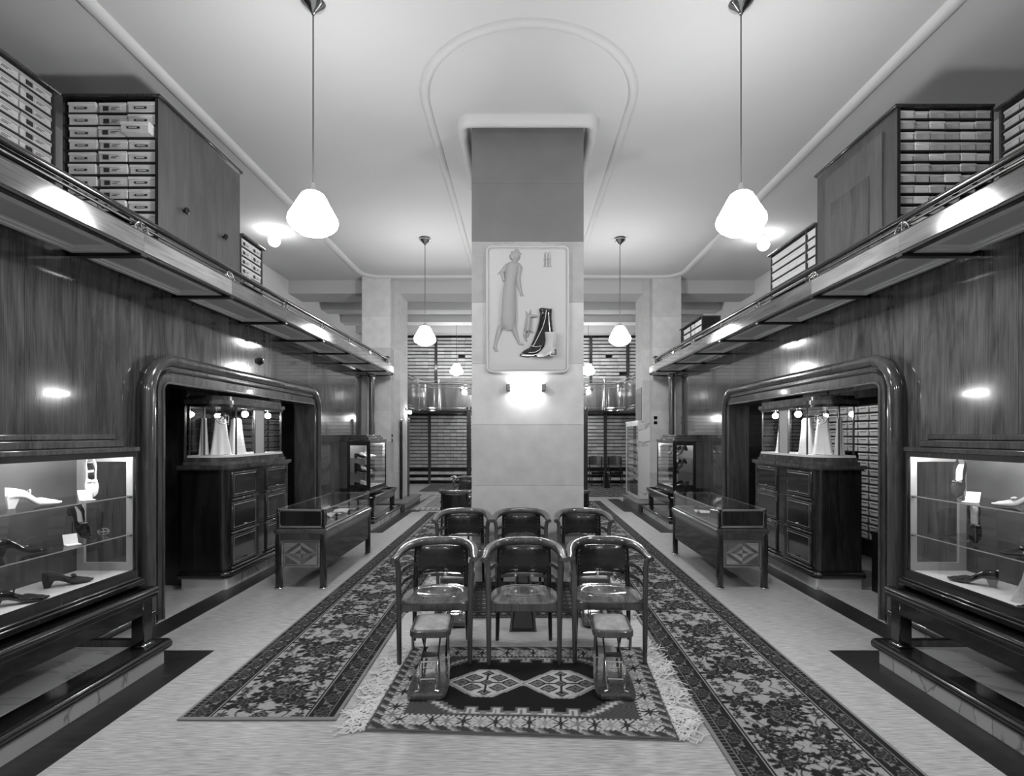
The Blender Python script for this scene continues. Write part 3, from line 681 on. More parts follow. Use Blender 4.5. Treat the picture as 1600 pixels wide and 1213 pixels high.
# ================================================================ armchairs of bentwood
def armchair():
    t = thing('bentwood_armchair', 'x', 'chair')                      # faces -y, origin on the floor
    # seat: flat front, round back, dished
    n = 40; out = []
    for k in range(n):
        a = 2*PI*k/n; c, s_ = math.cos(a), math.sin(a)
        x = .25*math.copysign(abs(c)**(.30 if s_ < 0 else .55), c)
        y = -.21*abs(s_)**.30 if s_ < 0 else .235*abs(s_)**.8
        if s_ > 0: x *= 1-.18*s_
        out.append((x, y))
    def zt(x, y):
        r = math.hypot(x/.165, (y-.02)/.14); return .438-.016*max(0, 1-r*r) + .004*math.exp(-((r-1.12)/.12)**2)
    rings = []
    rings.append([(x*.97, y*.97, .40) for x, y in out]); rings.append([(x, y, .405) for x, y in out]); rings.append([(x, y, .430) for x, y in out])
    for f in (.985, .93, .86, .78, .7, .6, .5, .4, .28, .15, .04): rings.append([(x*f, y*f, zt(x*f, y*f)) for x, y in out])
    ob('seat', MB().loft(rings), 'wood_seat', t, ang=50)
    ob('seat_rail', MB().box(-.238, .238, -.214, -.19, .370, .426, .005).box(-.235, -.215, -.19, .16, .375, .405, .004).box(.215, .235, -.19, .16, .375, .405, .004), 'wood_chair', t)
    for q in (-1, 1):
        ob('corner_block', MB().sphere((q*.205, -.17, .372), .024, 10, 6), 'black_gloss', t)
        # front leg rises into the arm
        ob('front_leg', MB().tube([(q*.25, -.222, 0), (q*.253, -.222, .3), (q*.255, -.222, .55), (q*.258, -.222, .68), (q*.266, -.230, .735), (q*.281, -.238, .748)], [.0165, .019, .020, .020, .021, .020], 10), 'wood_chair', t)
        ob('rear_leg', MB().tube([(q*.212, .205, 0), (q*.206, .195, .25), (q*.2, .185, .43), (q*.198, .205, .6), (q*.195, .23, .77)], [.015, .018, .02, .019, .018], 10), 'wood_bench', t)
        for z in (.60, .51):
            ob('arm_slat', MB().tube([(q*.258, -.215, z-.045), (q*.278, -.10, z-.01), (q*.268, .03, z+.01), (q*.236, .14, z+.012), (q*.2, .205, z+.005)], 1, sec=[(-.006, -.015), (.006, -.015), (.006, .015), (-.006, .015)], up=(0,0,1)), 'wood_chair', t)
    # arm and crest rail in one bend
    pts = []; 
    for i in range(25):
        a = PI*(1-i/24); c, s_ = math.cos(a), math.sin(a)
        x = .280*math.copysign(abs(c)**.75, c); y = -.20+.455*abs(s_)**.8; z = .752+.030*abs(s_)**.6
        pts.append((x, y, z))
    pts = [(-.290, -.268, .752)]+pts+[(.290, -.268, .752)]; rad = [.55, .72, .86, .95]+[1.]*(len(pts)-8)+[.95, .86, .72, .55]
    ob('crest_rail', MB().tube(pts, rad, sec=[(.038*math.cos(2*PI*k/12), .034*math.sin(2*PI*k/12)) for k in range(12)], up=(0,0,1)), 'wood_chair', t, ang=50)
    # padded leather back, curved
    rows_ = []
    zs = [.52, .535, .56, .60, .64, .68, .71, .73, .745]
    nx = 13
    def back(sign):
        R = []
        for j, z in enumerate(zs):
            L_ = []
            for i in range(nx):
                u = -1+2*i/(nx-1); x = .198*u; y = .252-.055*u*u+.02*(z-.63)
                puff = .018*(1-u**4)*(1-((z-.633)/.113)**4)
                zz = z-.018*(1-u*u)*(1 if j == 0 else 0)*-1
                L_.append((x, y-.008-puff if sign < 0 else y+.012, zz))
            R.append(L_)
        return R
    Fm = back(-1); Bm = back(1); vs = [p for r in Fm for p in r]+[p for r in Bm for p in r]; o_ = len(zs)*nx; fs = []
    for j in range(len(zs)-1):
        for i in range(nx-1):
            fs.append((j*nx+i, j*nx+i+1, (j+1)*nx+i+1, (j+1)*nx+i)); fs.append((o_+j*nx+i, o_+(j+1)*nx+i, o_+(j+1)*nx+i+1, o_+j*nx+i+1))
    for i in range(nx-1): 
        fs.append((i, o_+i, o_+i+1, i+1)); k = (len(zs)-1)*nx; fs.append((k+i, k+i+1, o_+k+i+1, o_+k+i))
    for j in range(len(zs)-1):
        fs.append((j*nx, (j+1)*nx, o_+(j+1)*nx, o_+j*nx)); k = nx-1; fs.append((j*nx+k, o_+j*nx+k, o_+(j+1)*nx+k, (j+1)*nx+k))
    b = ob('back_pad', MB().add(vs, fs), 'leather', t, ang=60)
    ob('lower_rail', MB().tube([(x, .247-.055*(x/.2)**2, .512) for x in [-.2+.04*i for i in range(11)]], 1, sec=[(-.012, -.012), (.012, -.012), (.012, .012), (-.012, .012)], up=(0,0,1)), 'wood_chair', t)
    m = MB()
    def tack(x, z): m.sphere((x, .252-.055*(x/.198)**2+.02*(z-.63)-.011, z), .0045, 6, 4)
    for i in range(10): tack(-.18+.04*i, .712); tack(-.18+.04*i, .534)
    for j in range(5): tack(-.186, .57+.034*j); tack(.186, .57+.034*j)
    ob('nail_heads', m, 'steel_dark', b, kind='stuff')
    return t
ac = Proto(armchair()); grp = 'bentwood armchairs'
ac.put((-.632, 3.88, .0165), (0, 0, .05), 'bentwood armchair at the white lozenge rug, behind the footstool by the knobbed wall side', grp)
ac.put((.018, 3.87, .0165), (0, 0, 0), 'bentwood armchair with leather back, middle one of the front three', grp)
ac.put((.640, 3.90, .0165), (0, 0, -.03), 'bentwood armchair at the white lozenge rug, behind the footstool by the bare veneer side', grp)
ac.put((-.625, 5.50, .0165), (0, 0, .06), 'bentwood armchair backing onto the column, by the runner whose end shows', grp)
ac.put((-.005, 5.52, .0165), (0, 0, 0), 'bentwood armchair backing onto the middle of the column', grp)
ac.put((.655, 5.50, .0165), (0, 0, -.05), 'bentwood armchair backing onto the column, by the runner on the bare veneer side', grp)
ac.put((-1.0, 8.0, .0), (0, 0, PI-.08), 'bentwood armchair behind the column facing the pale rug', grp)
ac.put((.80, 8.0, .0), (0, 0, PI+.05), 'bentwood armchair behind the column facing the two far chairs', grp)
ac.put((-1.07, 10.3, .0), (0, 0, .0), 'bentwood armchair at the edge of the pale rug with a cloth on its arm', grp)
m = MB(); pr = []
for i in range(7):
    a = -1.1+2.2*i/6; pr.append([(-1.36+.05*math.sin(a*1.3)+.012*math.sin(5*j), 10.10+.06*j+.01*i, .80+.035*math.cos(a)-.02*abs(a)**2) for j in range(4)])
vs = [p for r in pr for p in r]; fs = [(i*4+j, i*4+j+1, (i+1)*4+j+1, (i+1)*4+j) for i in range(6) for j in range(3)]
n_ = len(vs); vs2 = [(x, y, z-.008) for x, y, z in vs]; fs2 = [tuple(n_+k for k in f[::-1]) for f in fs]
ob('draped_cloth', MB().add(vs+vs2, fs+fs2), 'cloth_white', label='crumpled white cloth over the arm of a rear armchair', cat='cloth')

# ================================================================ fitting footstools
def footstool():
    t = thing('fitting_stool', 'x', 'footstool')                     # front toward -y
    out = [(-.125, -.33), (-.118, -.365), (-.095, -.39), (.095, -.39), (.118, -.365), (.125, -.33), (.125, -.12), (.085, .32), (.07, .36), (-.07, .36), (-.085, .32), (-.125, -.12)]
    m = MB(); m.loft([[(x*.97, y*.99, .0) for x, y in out], [(x, y, .006) for x, y in out], [(x, y, .026) for x, y in out], [(x*.97, y*.99, .032) for x, y in out]])
    ob('base_board', m, 'wood_chair', t)
    pd = rrect(-.133, .133, -.235, .10, .05, 5)
    f = ob('pad_frame', MB().loft([[(x*.93, y*.95-.003, .318) for x, y in pd], [(x, y, .326) for x, y in pd], [(x, y, .356) for x, y in pd], [(x*.97, y*.98-.001, .362) for x, y in pd], [(x*.9, y*.92-.006, .362) for x, y in pd], [(x*.89, y*.91-.006, .352) for x, y in pd]]), 'wood_chair', t)
    R = [[(x*.86, (y+.067)*.88-.067, .350) for x, y in pd], [(x*.85, (y+.067)*.87-.067, .368) for x, y in pd]]
    for q, h in ((.8, .381), (.6, .387), (.35, .390), (.05, .391)): R.append([(x*.85*q, (y+.067)*.87*q-.067, h) for x, y in pd])
    ob('leather_pad', MB().loft(R), 'leather_pad', t, ang=60)
    for q in (-1, 1):
        ob('pad_leg', MB().tube([(q*.085, .05, .32), (q*.085, .07, .20), (q*.07, .15, .04)], .008, 8), 'wood_bench', t)
        r = ob('foot_rest_rail', MB().tube([(q*.052, -.34, .036), (q*.054, -.335, .09), (q*.054, -.29, .155), (q*.052, -.20, .19), (q*.05, -.12, .21), (q*.05, -.05, .26), (q*.05, -.01, .32)], .0065, 8), 'chrome', t)
        ob('rail_foot', MB().tube([(q*.052, -.35, .036), (q*.075, -.36, .034)], .010, 8), 'chrome', r)
        ob('rear_strut', MB().tube([(q*.052, -.20, .19), (q*.056, -.17, .10), (q*.056, -.16, .034)], .0065, 8), 'chrome', t)
        ob('front_pad_leg', MB().tube([(q*.115, -.19, .32), (q*.115, -.17, .22)], .009, 8), 'steel_dark', t)
    for y, z in ((-.325, .10), (-.25, .175), (-.165, .10)): ob('cross_bar', MB().tube([(-.054, y, z), (.054, y, z)], .005, 6), 'chrome', t)
    ob('toe_plate', MB().box(-.05, .05, -.22, -.14, .188, .194, .002), 'steel_dark', t)
    return t
fs_ = Proto(footstool()); grp = 'shoe fitting footstools'
fs_.put((-.607, 3.54, .0165), (0, 0, -.05+.1), 'footstool with worn leather pad on the lozenge rug, by the knobbed wall side', grp)
fs_.put((.607, 3.54, .0165), (0, 0, .05-.1), 'footstool with worn leather pad on the lozenge rug, by the bare veneer side', grp)
fs_.put((-.60, 4.75, .0165), (0, 0, .04), 'footstool before the column chairs, seen under the chair by the knobbed wall side', grp)
fs_.put((.66, 4.75, .0165), (0, 0, -.04), 'footstool before the column chairs, seen under the chair by the bare veneer side', grp)
def shoe_mirror():
    t = thing('shoe_mirror', 'x', 'mirror')
    tr = lambda w0, w1, z0, z1, y0, y1, th: [[(-w0, y0, z0), (w0, y0, z0), (w0, y0+th, z0), (-w0, y0+th, z0)], [(-w1, y1, z1), (w1, y1, z1), (w1, y1+th, z1), (-w1, y1+th, z1)]]
    b = ob('backboard', MB().loft(tr(.10, .05, .0, .46, -.09, .03, .018)), 'black', t)
    ob('mirror_glass', MB().loft(tr(.082, .037, .03, .44, -.0842, .0225, .002)), 'black_gloss', t)
    for q in (-1, 1):
        ob('side_rail', MB().tube([(q*.106, -.09, 0), (q*.055, .03, .47)], .009, 6), 'wood_chair', t); ob('rear_leg', MB().tube([(q*.08, .16, 0), (q*.045, .045, .45)], .008, 6), 'wood_bench', t)
    return t
sm = Proto(shoe_mirror())
sm.put((.012, 4.38, .0), (0, 0, 0), 'small dark tapered floor mirror between the front armchairs and the dark rug')
sm.put((2.62, 15.85, .013), (0, 0, .2), 'small dark tapered floor mirror before the far chairs')
# plain dining chairs of the far room
def side_chair():
    t = thing('side_chair', 'x', 'chair')
    ob('seat', MB().box(-.22, .22, -.21, .2, .44, .47, .012), 'wood_bench', t)
    ob('seat_rail', MB().box(-.2, .2, -.19, .18, .39, .44), 'wood_bench', t)
    for q in (-1, 1):
        ob('front_leg', MB().tube([(q*.2, -.19, 0), (q*.19, -.18, .44)], [.014, .02], 8), 'wood_bench', t)
        ob('rear_leg', MB().tube([(q*.2, .24, 0), (q*.19, .19, .45), (q*.2, .24, .92)], [.014, .02, .014], 8), 'wood_bench', t)
    m = MB(); rg = []
    for i in range(9):
        u = -1+i/4; x = .235*u; y = .235-.05*(1-u*u)*-1
        rg.append([(x, y-.012, .66+.012*u*u), (x, y+.0, .66+.012*u*u), (x, y+.02, .95-.01*u*u), (x, y+.008, .95-.01*u*u)])
    ob('back_panel', m.loft(rg), 'veneer_mid', t)
    return t
sc_ = Proto(side_chair())
sc_.put((2.42, 16.45, .013), (0, 0, .04), 'plain wooden chair against the far shelves, beside the column edge', 'plain chairs at the far shelves')
sc_.put((3.02, 16.45, .013), (0, 0, -.05), 'plain wooden chair against the far shelves, beside the marble case', 'plain chairs at the far shelves')

# ================================================================ shoes
def lerp(tab, t):
    for (a, x), (b, y) in zip(tab[:-1], tab[1:]):
        if t <= b:
            f = (t-a)/(b-a) if b > a else 0; f = f*f*(3-2*f); return x+(y-x)*f
    return tab[-1][1]
def shoe(label, mat, hh=.05, heelmat=None, boot=0., strap=False, bow=False, lining='shoe_lining'):
    t = thing('shoe', label, 'shoe'); L_ = .25
    zs = lambda u: lerp([(0, hh), (.24, hh*.97), (.62, .006), (.9, .004), (1, .012)], u)
    wd = lambda u: lerp([(0, .022), (.08, .031), (.2, .034), (.42, .029), (.7, .038), (.88, .029), (.97, .014), (1, .004)], u)
    tp = lambda u: lerp([(0, .058+boot), (.2, .05+boot), (.4, .036+boot*.9), (.52, .034+boot*.2), (.60, .046), (.85, .03), (1, .010)], u)
    rings = []; us = [0, .04, .1, .2, .3, .4, .48, .54, .58, .64, .72, .8, .88, .94, .98, 1]
    for u in us:
        w, z, h = wd(u), zs(u), tp(u); op = min(1, max(0, (.57-u)/.07)); rw = w*(.82*op+.12*(1-op)); ins = .008*op+(h-.004)*(1-op)
        half = [(0, z), (w*.86, z), (w, z+.25*h), (w*.96, z+.6*h), (rw*1.04, z+h*.97), (rw, z+h), (max(rw-.004, rw*.6), z+h-.003), (rw*.85, z+ins+.001), (0, z+ins)]
        y = L_*(.5-u)
        rings.append([(x, y, zz) for x, zz in half]+[(-x, y, zz) for x, zz in half[-2:0:-1]])
    up = ob('upper', MB().loft(rings), mat, t, ang=70)
    m = MB(); R = []
    for u in (.03, .12, .25, .4, .5): 
        w, z = wd(u)*.80, zs(u); y = L_*(.5-u); R.append([(-w, y, z+.0095), (w, y, z+.0095), (w, y, z+.0115), (-w, y, z+.0115)])
    ob('insole', m.loft(R), lining, t)
    if hh > .015:
        y0 = L_*.5
        ob('heel', MB().loft([[(x*.5, y0-.008-.028*yy, 0) for x, yy in ((-.022, 0), (.022, 0), (.022, 1), (-.022, 1))], [(x*1.05, y0+.0-.055*yy, hh*.98) for x, yy in ((-.022, 0), (.022, 0), (.022, 1), (-.022, 1))]]), heelmat or mat, t)
    if strap: ob('strap', MB().tube([(-.027, .03, zs(.4)+.03), (-.02, .025, zs(.4)+.055), (0, .022, zs(.4)+.062), (.02, .025, zs(.4)+.055), (.027, .03, zs(.4)+.03)], .004, 6), mat, t)
    if bow: ob('bow', MB().sphere((-.016, -.025, zs(.6)+.05), .013, 8, 5, .7).sphere((.016, -.025, zs(.6)+.05), .013, 8, 5, .7).sphere((0, -.027, zs(.6)+.05), .007, 6, 4), mat, t)
    return t
def place(o, loc, rot): o.location = loc; o.rotation_euler = rot; return o

# ================================================================ wall show cases
def wall_case(s, y0, y1, label, lamp=True):
    t = thing('wall_show_case', label, 'show case', (s*3.0, (y0+y1)/2, .576))
    x0, x1 = 2.75, 3.17; z0, z1 = .68, 1.53
    ob('case_base', MB().box(x0-.03, WX-.002, y0-.03, y1+.03, .576, .615, .006).box(x0, WX-.002, y0, y1, .615, .68).box(x0-.012, WX-.002, y0-.012, y1+.012, .615, .632, .005), 'veneer_dark', t, s=s)
    ob('display_floor', MB().box(x0+.02, x1, y0+.02, y1-.02, .68, .684), 'case_floor', t, s=s)
    ob('back_panel', MB().box(x1, WX-.002, y0, y1, z0, z1), 'case_back', t, s=s)
    ob('case_cap', MB().box(x0-.01, WX-.002, y0-.01, y1+.01, z1, z1+.035, .006).box(x0+.05, WX-.002, y0+.06, y1-.06, z1+.035, z1+.085, .006).box(x0+.08, WX-.002, y0+.09, y1-.09, z1+.085, z1+.125, .008), 'veneer_mid', t, s=s)
    fr = .022
    for yy in (y0, y1-fr): ob('corner_post', MB().box(x0, x0+fr, yy, yy+fr, z0, z1, .003), 'veneer_dark', t, s=s)
    ob('bottom_rail', MB().box(x0, x0+fr, y0+fr, y1-fr, z0, z0+.012), 'veneer_dark', t, s=s); ob('top_rail', MB().box(x0, x0+fr, y0+fr, y1-fr, z1-.034, z1), 'veneer_dark', t, s=s)
    ob('front_pane', MB().box(x0+.008, x0+.012, y0+fr, y1-fr, z0+.012, z1-.034), 'glass', t, s=s)
    for yy in (y0, y1-fr):
        mat = 'veneer_dark' if yy == y0 else 'case_frame'
        a, b = x0+fr, x1
        e = ob('end_frame', MB().box(a, b, yy, yy+fr, z0, z0+.06).box(a, b, yy, yy+fr, z1-.07, z1).box(a, a+.045, yy, yy+fr, z0+.06, z1-.07).box(b-.05, b, yy, yy+fr, z0+.06, z1-.07), mat, t, s=s)
        ob('end_pane', MB().box(a+.045, b-.05, yy+.009, yy+.013, z0+.06, z1-.07), 'glass', e, s=s)
    for z in (.945, 1.215):
        sh = ob('glass_shelf', MB().box(x0+.02, x1-.005, y0+.03, y1-.03, z, z+.007), 'glass_shelf', t, s=s)
        ob('polished_edge', MB().box(x0+.0185, x0+.0198, y0+.03, y1-.03, z, z+.007), 'shelf_edge', sh, s=s)
        for yy in (y0+.03, y1-.045):
            ob('shelf_pin', MB().box(x0+.02, x0+.045, yy, yy+.015, z-.01, z), 'chrome', sh, s=s)
    tb = ob('case_tube', MB().tube([(x0+.04, y0+.06, z1-.014), (x0+.04, y1-.06, z1-.014)], .011, 8), 'case_glow', t, s=s)
    return t
wall_case(-1, 2.15, 3.67, 'wall show case with the white strap shoe inside, on the dark bench')
wall_case(1, 2.15, 3.67, 'wall show case with the tilted patent pumps inside, on the dark bench')
wall_case(-1, 9.3, 10.4, 'small wall show case of ankle boots and low shoes by the stone pillar')
wall_case(1, 9.3, 10.4, 'small wall show case of tilted dark pumps by the stone pillar')
S1, S2, S0 = .953, 1.223, .685      # shelf heights
W_ = 'of the knobbed wall case'; E_ = 'of the bare wall case'
def card(s, x, y, z, rz, label):
    t = thing('price_card', label, 'card', (s*x, y, z)); t.rotation_euler = (0, 0, rz); OFF[t.name] = (0, 0, 0)
    ob('card_back', MB().loft([[(-.036, -.01, .001), (.036, -.01, .001), (.036, -.007, .001), (-.036, -.007, .001)], [(-.036, .018, .062), (.036, .018, .062), (.036, .021, .062), (-.036, .021, .062)]]), 'paper', t)
    ob('card_foot', MB().box(-.036, .036, -.07, -.008, 0, .003), 'paper', t)
def at(px, py, X):                                   # a spot in the case, found by its distance from the wall
    Y = X*800/abs(px-815); return Y, 1.65-(py-680)*Y/800
def tilted(o, x, y, z, th, rz, label):
    """shoe with raised heel on a small wire stand"""
    o.location = (x, y, z+.120*math.sin(th)+.006); o.rotation_euler = (th, 0, rz)
    hx, hy = x-math.sin(rz)*.07*math.cos(th), y+math.cos(rz)*.07*math.cos(th)
    t = thing('shoe_stand', label, 'stand', (hx, hy, z))
    ob('stand_post', MB().tube([(hx, hy, z+.004), (hx, hy, z+.165*math.sin(th))], .004, 6), 'chrome', t); ob('stand_foot', MB().lathe([(.028, z), (.028, z+.004), (.006, z+.007)], 14, (hx, hy, 0)), 'chrome', t)
place(shoe('white strap shoe standing on the upper shelf '+W_, 'shoe_white', .065, strap=True), (-2.90, 3.05, S2), (0, 0, PI-.55))
tilted(shoe('white and black shoe tilted heel up on the upper shelf '+W_, 'shoe_white', .05, bow=True, lining='shoe_black'), -2.95, 3.50, S2, .95, .9, 'wire stand under the white and black shoe '+W_)
card(-1, 2.88, 3.38, S2, 1.0, 'white price card on the upper shelf '+W_)
place(shoe('glossy black pump lying on the lower shelf '+W_, 'shoe_black', .055), (-2.90, 2.98, S1+.0), (0, 0, PI-.6))
tilted(shoe('black bow pump tilted heel up on the lower shelf '+W_, 'shoe_black', .05, bow=True), -2.95, 3.40, S1, .8, 1.3, 'wire stand under the black bow pump '+W_)
card(-1, 2.88, 3.27, S1, 1.0, 'white price card on the lower shelf '+W_)
place(shoe('dark court shoe with a bow on the white floor '+W_, 'shoe_dark', .045, bow=True), (-2.92, 3.30, S0), (0, 0, PI-.75))
place(shoe('black strap shoe on the white floor '+W_, 'shoe_black', .04, strap=True), (-2.87, 2.93, S0), (0, 0, PI-.8))
bk = ob('shoe_buckle', MB().tube([(.03*math.cos(a), 0, .032+.022*math.sin(a)) for a in [2*PI*i/20 for i in range(20)]], .005, 6, True).tube([(-.03, 0, .032), (.03, 0, .032)], .004, 6).tube([(0, 0, .010), (0, 0, .054)], .004, 6), 'chrome', label='round openwork metal buckle on the lower shelf '+W_, cat='buckle')
bk.location = (-2.9, 3.55, S1); bk.rotation_euler = (0, 0, .5)
tilted(shoe('dark suede pump tilted heel up on the upper shelf '+E_, 'shoe_dark', .05, bow=True), 2.95, 3.44, S2, .9, -1.0, 'wire stand under the dark suede pump '+E_)
card(1, 2.88, 3.27, S2, -1.0, 'white price card on the upper shelf '+E_)
place(shoe('grey low shoe with a buckle lying on the upper shelf '+E_, 'shoe_grey', .06, bow=True), (2.90, 2.98, S2), (0, 0, PI+.6))
tilted(shoe('black patent pump tilted heel up, pale lining showing, lower shelf '+E_, 'shoe_black', .055, bow=True), 2.93, 3.32, S1, 1.0, -.6, 'wire stand under the tilted patent pump '+E_)
place(shoe('black patent pump with a buckle on the lower shelf '+E_, 'shoe_black', .05, bow=True), (2.87, 2.90, S1), (0, 0, PI+.9))
place(shoe('long black court shoe with pale heel on the white floor '+E_, 'shoe_black', .055, 'shoe_grey'), (2.92, 3.32, S0), (0, 0, PI+.7))
place(shoe('black strap shoe beside the stocking on the white floor '+E_, 'shoe_black', .05, strap=True), (2.85, 2.77, S0), (0, 0, PI+1.0))
m = MB(); R = []
for i in range(9):
    f = i/8; z = .686+.22*f; w = .075*(1-f)+.025; R.append([(2.95+w*math.cos(a)*(1+.18*math.sin(5*a+i)), 2.95+w*.8*math.sin(a)*(1+.15*math.cos(4*a)), z) for a in [2*PI*k/20 for k in range(20)]])
ob('draped_stocking', m.loft(R), 'cloth_grey', label='pale stocking draped upright on the white floor '+E_, cat='stocking')
# small cases by the pillars
sb = Proto(shoe('x', 'shoe_black', .03)); bt = Proto(shoe('x', 'shoe_black', .03, boot=.09)); sw = Proto(shoe('x', 'shoe_white', .04)); sd = Proto(shoe('x', 'shoe_dark', .05))
V_ = 'of the small ankle boot case'; G_ = 'of the small tilted pump case'
for y, z, pr_, lb in ((9.5, S2, sb, 'black low shoe on the top shelf '), (9.5, S1, bt, 'black ankle boot on the middle shelf '), (9.5, S0, sb, 'black low shoe on the white floor '),
                      (9.78, S2, sw, 'white shoe beside the black one on the top shelf '), (10.1, S2, sw, 'white shoe at the far end of the top shelf '), (9.85, S1, sw, 'white shoe beside the ankle boot '), (10.12, S1, sd, 'dark shoe at the far end of the middle shelf '), (9.85, S0, sw, 'white shoe on the white floor ')):
    pr_.put((-2.98, y, z), (0, 0, 1.4), lb+V_, 'shoes in the small cases')
for y, z, pr_, lb, tl_ in ((9.5, S2+.03, sd, 'tilted dark pump on the top shelf ', .6), (9.5, S1+.03, sd, 'tilted dark pump on the middle shelf ', .75), (9.5, S0, sd, 'dark pump on the white floor ', 0),
                      (9.8, S2+.03, sb, 'second tilted pump on the top shelf ', .6), (9.8, S1+.03, sb, 'second tilted pump on the middle shelf ', .7), (10.12, S2+.03, sd, 'tilted pump at the far end of the top shelf ', .6), (10.12, S1, sb, 'low pump at the far end of the middle shelf ', 0), (9.85, S0, sb, 'low black pump on the white floor ', 0)):
    pr_.put((2.98, y, z+.10*tl_), (tl_*.8, 0, -1.4), lb+G_, 'shoes in the small cases')

# ================================================================ flat display tables
def clip(poly, a, b, c):                              # keep a*x + b*z <= c
    out = []
    for i in range(len(poly)):
        p, q = poly[i], poly[(i+1) % len(poly)]; dp = a*p[0]+b*p[1]-c; dq = a*q[0]+b*q[1]-c
        if dp <= 0: out.append(p)
        if dp*dq < 0:
            f = dp/(dp-dq); out.append((p[0]+(q[0]-p[0])*f, p[1]+(q[1]-p[1])*f))
    return out
def display_table(s, label):
    x0, x1, y0, y1 = 2.09, 2.63, 5.45, 7.10
    t = thing('display_table', label, 'display table', (s*2.36, 6.27, 0))
    for xx in (x0, x1-.065):
        for yy in (y0, y1-.065):
            l = ob('leg', MB().box(xx, xx+.065, yy, yy+.065, .012, .60, .014), 'veneer_dark', t, s=s)
            ob('leg_shoe', MB().box(xx-.006, xx+.071, yy-.006, yy+.071, .0, .022, .004), 'chrome', l, s=s)
    ob('apron', MB().box(x0+.004, x1-.004, y0+.004, y1-.004, .53, .60), 'veneer_mid', t, s=s)
    for xx in (x0+.012, x1-.034):
        for k in range(3):
            a = y0+.065+k*(y1-y0-.13)/3; b = a+(y1-y0-.13)/3
            ob('side_panel', MB().box(xx, xx+.022, a+.001, b-.001, .235, .528), 'veneer_dark', t, s=s)
    e = ob('end_panel', MB().box(x0+.065, x1-.065, y0+.022, y0+.04, .235, .528), 'inlay_a', t, s=s)
    ob('far_end_panel', MB().box(x0+.065, x1-.065, y1-.04, y1-.022, .235, .528), 'veneer_dark', t, s=s)
    cx, cz, w, h = (x0+x1)/2, .382, .168, .112
    for qx in (-1, 1):
        for qz in (-1, 1):
            th = [0, .42, .8, 1.15, 2.01]
            for k in range(4):
                P = [(0, 0), (w, 0), (w, h), (0, h)]
                P = clip(P, 1/w, 1/h, th[k+1]); P = clip(P, -1/w, -1/h, -th[k])
                if len(P) < 3: continue
                P = [(cx+qx*p*.996+qx*.0006, cz+qz*q*.996+qz*.0006) for p, q in P]
                ob('inlay_piece', MB().prism(P, y0+.0195, y0+.022, 'y'), ['inlay_a', 'inlay_b'][(k+(qx*qz > 0)) % 2], e, s=s)
    fr = [(cx-w-.02, cx+w+.02, cz+h+.008, cz+h+.02), (cx-w-.02, cx+w+.02, cz-h-.02, cz-h-.008), (cx-w-.02, cx-w-.008, cz-h-.008, cz+h+.008), (cx+w+.008, cx+w+.02, cz-h-.008, cz+h+.008)]
    for a, b, c, d in fr: ob('inlay_border', MB().box(a, b, y0+.0195, y0+.022, c, d), 'inlay_b', e, s=s)
    ob('top_roll', MB().tube([(x0+.01, y0+.01, .622), (x1-.01, y0+.01, .622), (x1-.01, y1-.01, .622), (x0+.01, y1-.01, .622)], .026, 10, True), 'wood_chair', t, s=s)
    ob('table_top', MB().box(x0+.01, x1-.01, y0+.01, y1-.01, .60, .66), 'veneer_dark', t, s=s)
    a0, a1, b0, b1, z0, z1 = x0+.012, x1-.012, y0+.012, y1-.012, .66, .865
    for xx in (a0, a1-.028):
        for yy in (b0, b1-.028): ob('glass_corner_post', MB().box(xx, xx+.028, yy, yy+.028, z0, z1-.008, .006), 'veneer_dark', t, s=s)
    for a, b, c, d in ((a0+.028, a1-.028, b0, b0+.012), (a0+.028, a1-.028, b1-.012, b1), (a0, a0+.012, b0+.028, b1-.028), (a1-.012, a1, b0+.028, b1-.028)):
        for zz in (z0, z1-.02): ob('metal_edge', MB().box(a, b, c, d, zz, zz+.011), 'edge_metal', t, s=s)
    ob('end_board', MB().box(a0+.028, a1-.028, b0+.004, b0+.01, z0+.011, z1-.02), 'veneer_dark', t, s=s)
    ob('end_board_frame', MB().tube([(x, b0+.003, z) for x, z in rrect(a0+.035, a1-.035, z0+.016, z1-.026, .022, 4)], .0035, 6, True), 'edge_metal', t, s=s)
    for xx in (a0+.004, a1-.008): ob('side_pane', MB().box(xx, xx+.004, b0+.028, b1-.028, z0+.011, z1-.02), 'glass', t, s=s)
    ob('far_pane', MB().box(a0+.028, a1-.028, b1-.008, b1-.004, z0+.011, z1-.02), 'glass', t, s=s)
    ob('top_pane', MB().box(a0, a1, b0, b1, z1-.008, z1), 'glass', t, s=s)
display_table(-1, 'glass topped display table with marquetry end, holding a white flap and handbag')
display_table(1, 'glass topped display table with marquetry end, holding dark purses and a white slip')
def handbag(loc, rz, sc, mat, label):
    t = thing('handbag', label, 'handbag'); R = []
    for i in range(7):
        f = i/6; w = .085*(1-.25*f**2); d = .03*(1-.7*f**1.5); R.append([(w*math.copysign(abs(math.cos(a))**.5, math.cos(a)), d*math.sin(a), .10*f) for a in [2*PI*k/16 for k in range(16)]])
    ob('bag_body', MB().loft(R), mat, t, ang=60); ob('clasp', MB().tube([(-.06, 0, .101), (.06, 0, .101)], .005, 6).sphere((0, 0, .11), .007, 8, 5), 'chrome', t)
    ob('handle', MB().tube([(.055*math.cos(a), 0, .10+.05*math.sin(a)) for a in [PI*k/10 for k in range(11)]], .004, 6), mat, t)
    t.location = loc; t.rotation_euler = (0, 0, rz); t.scale = (sc, sc, sc)
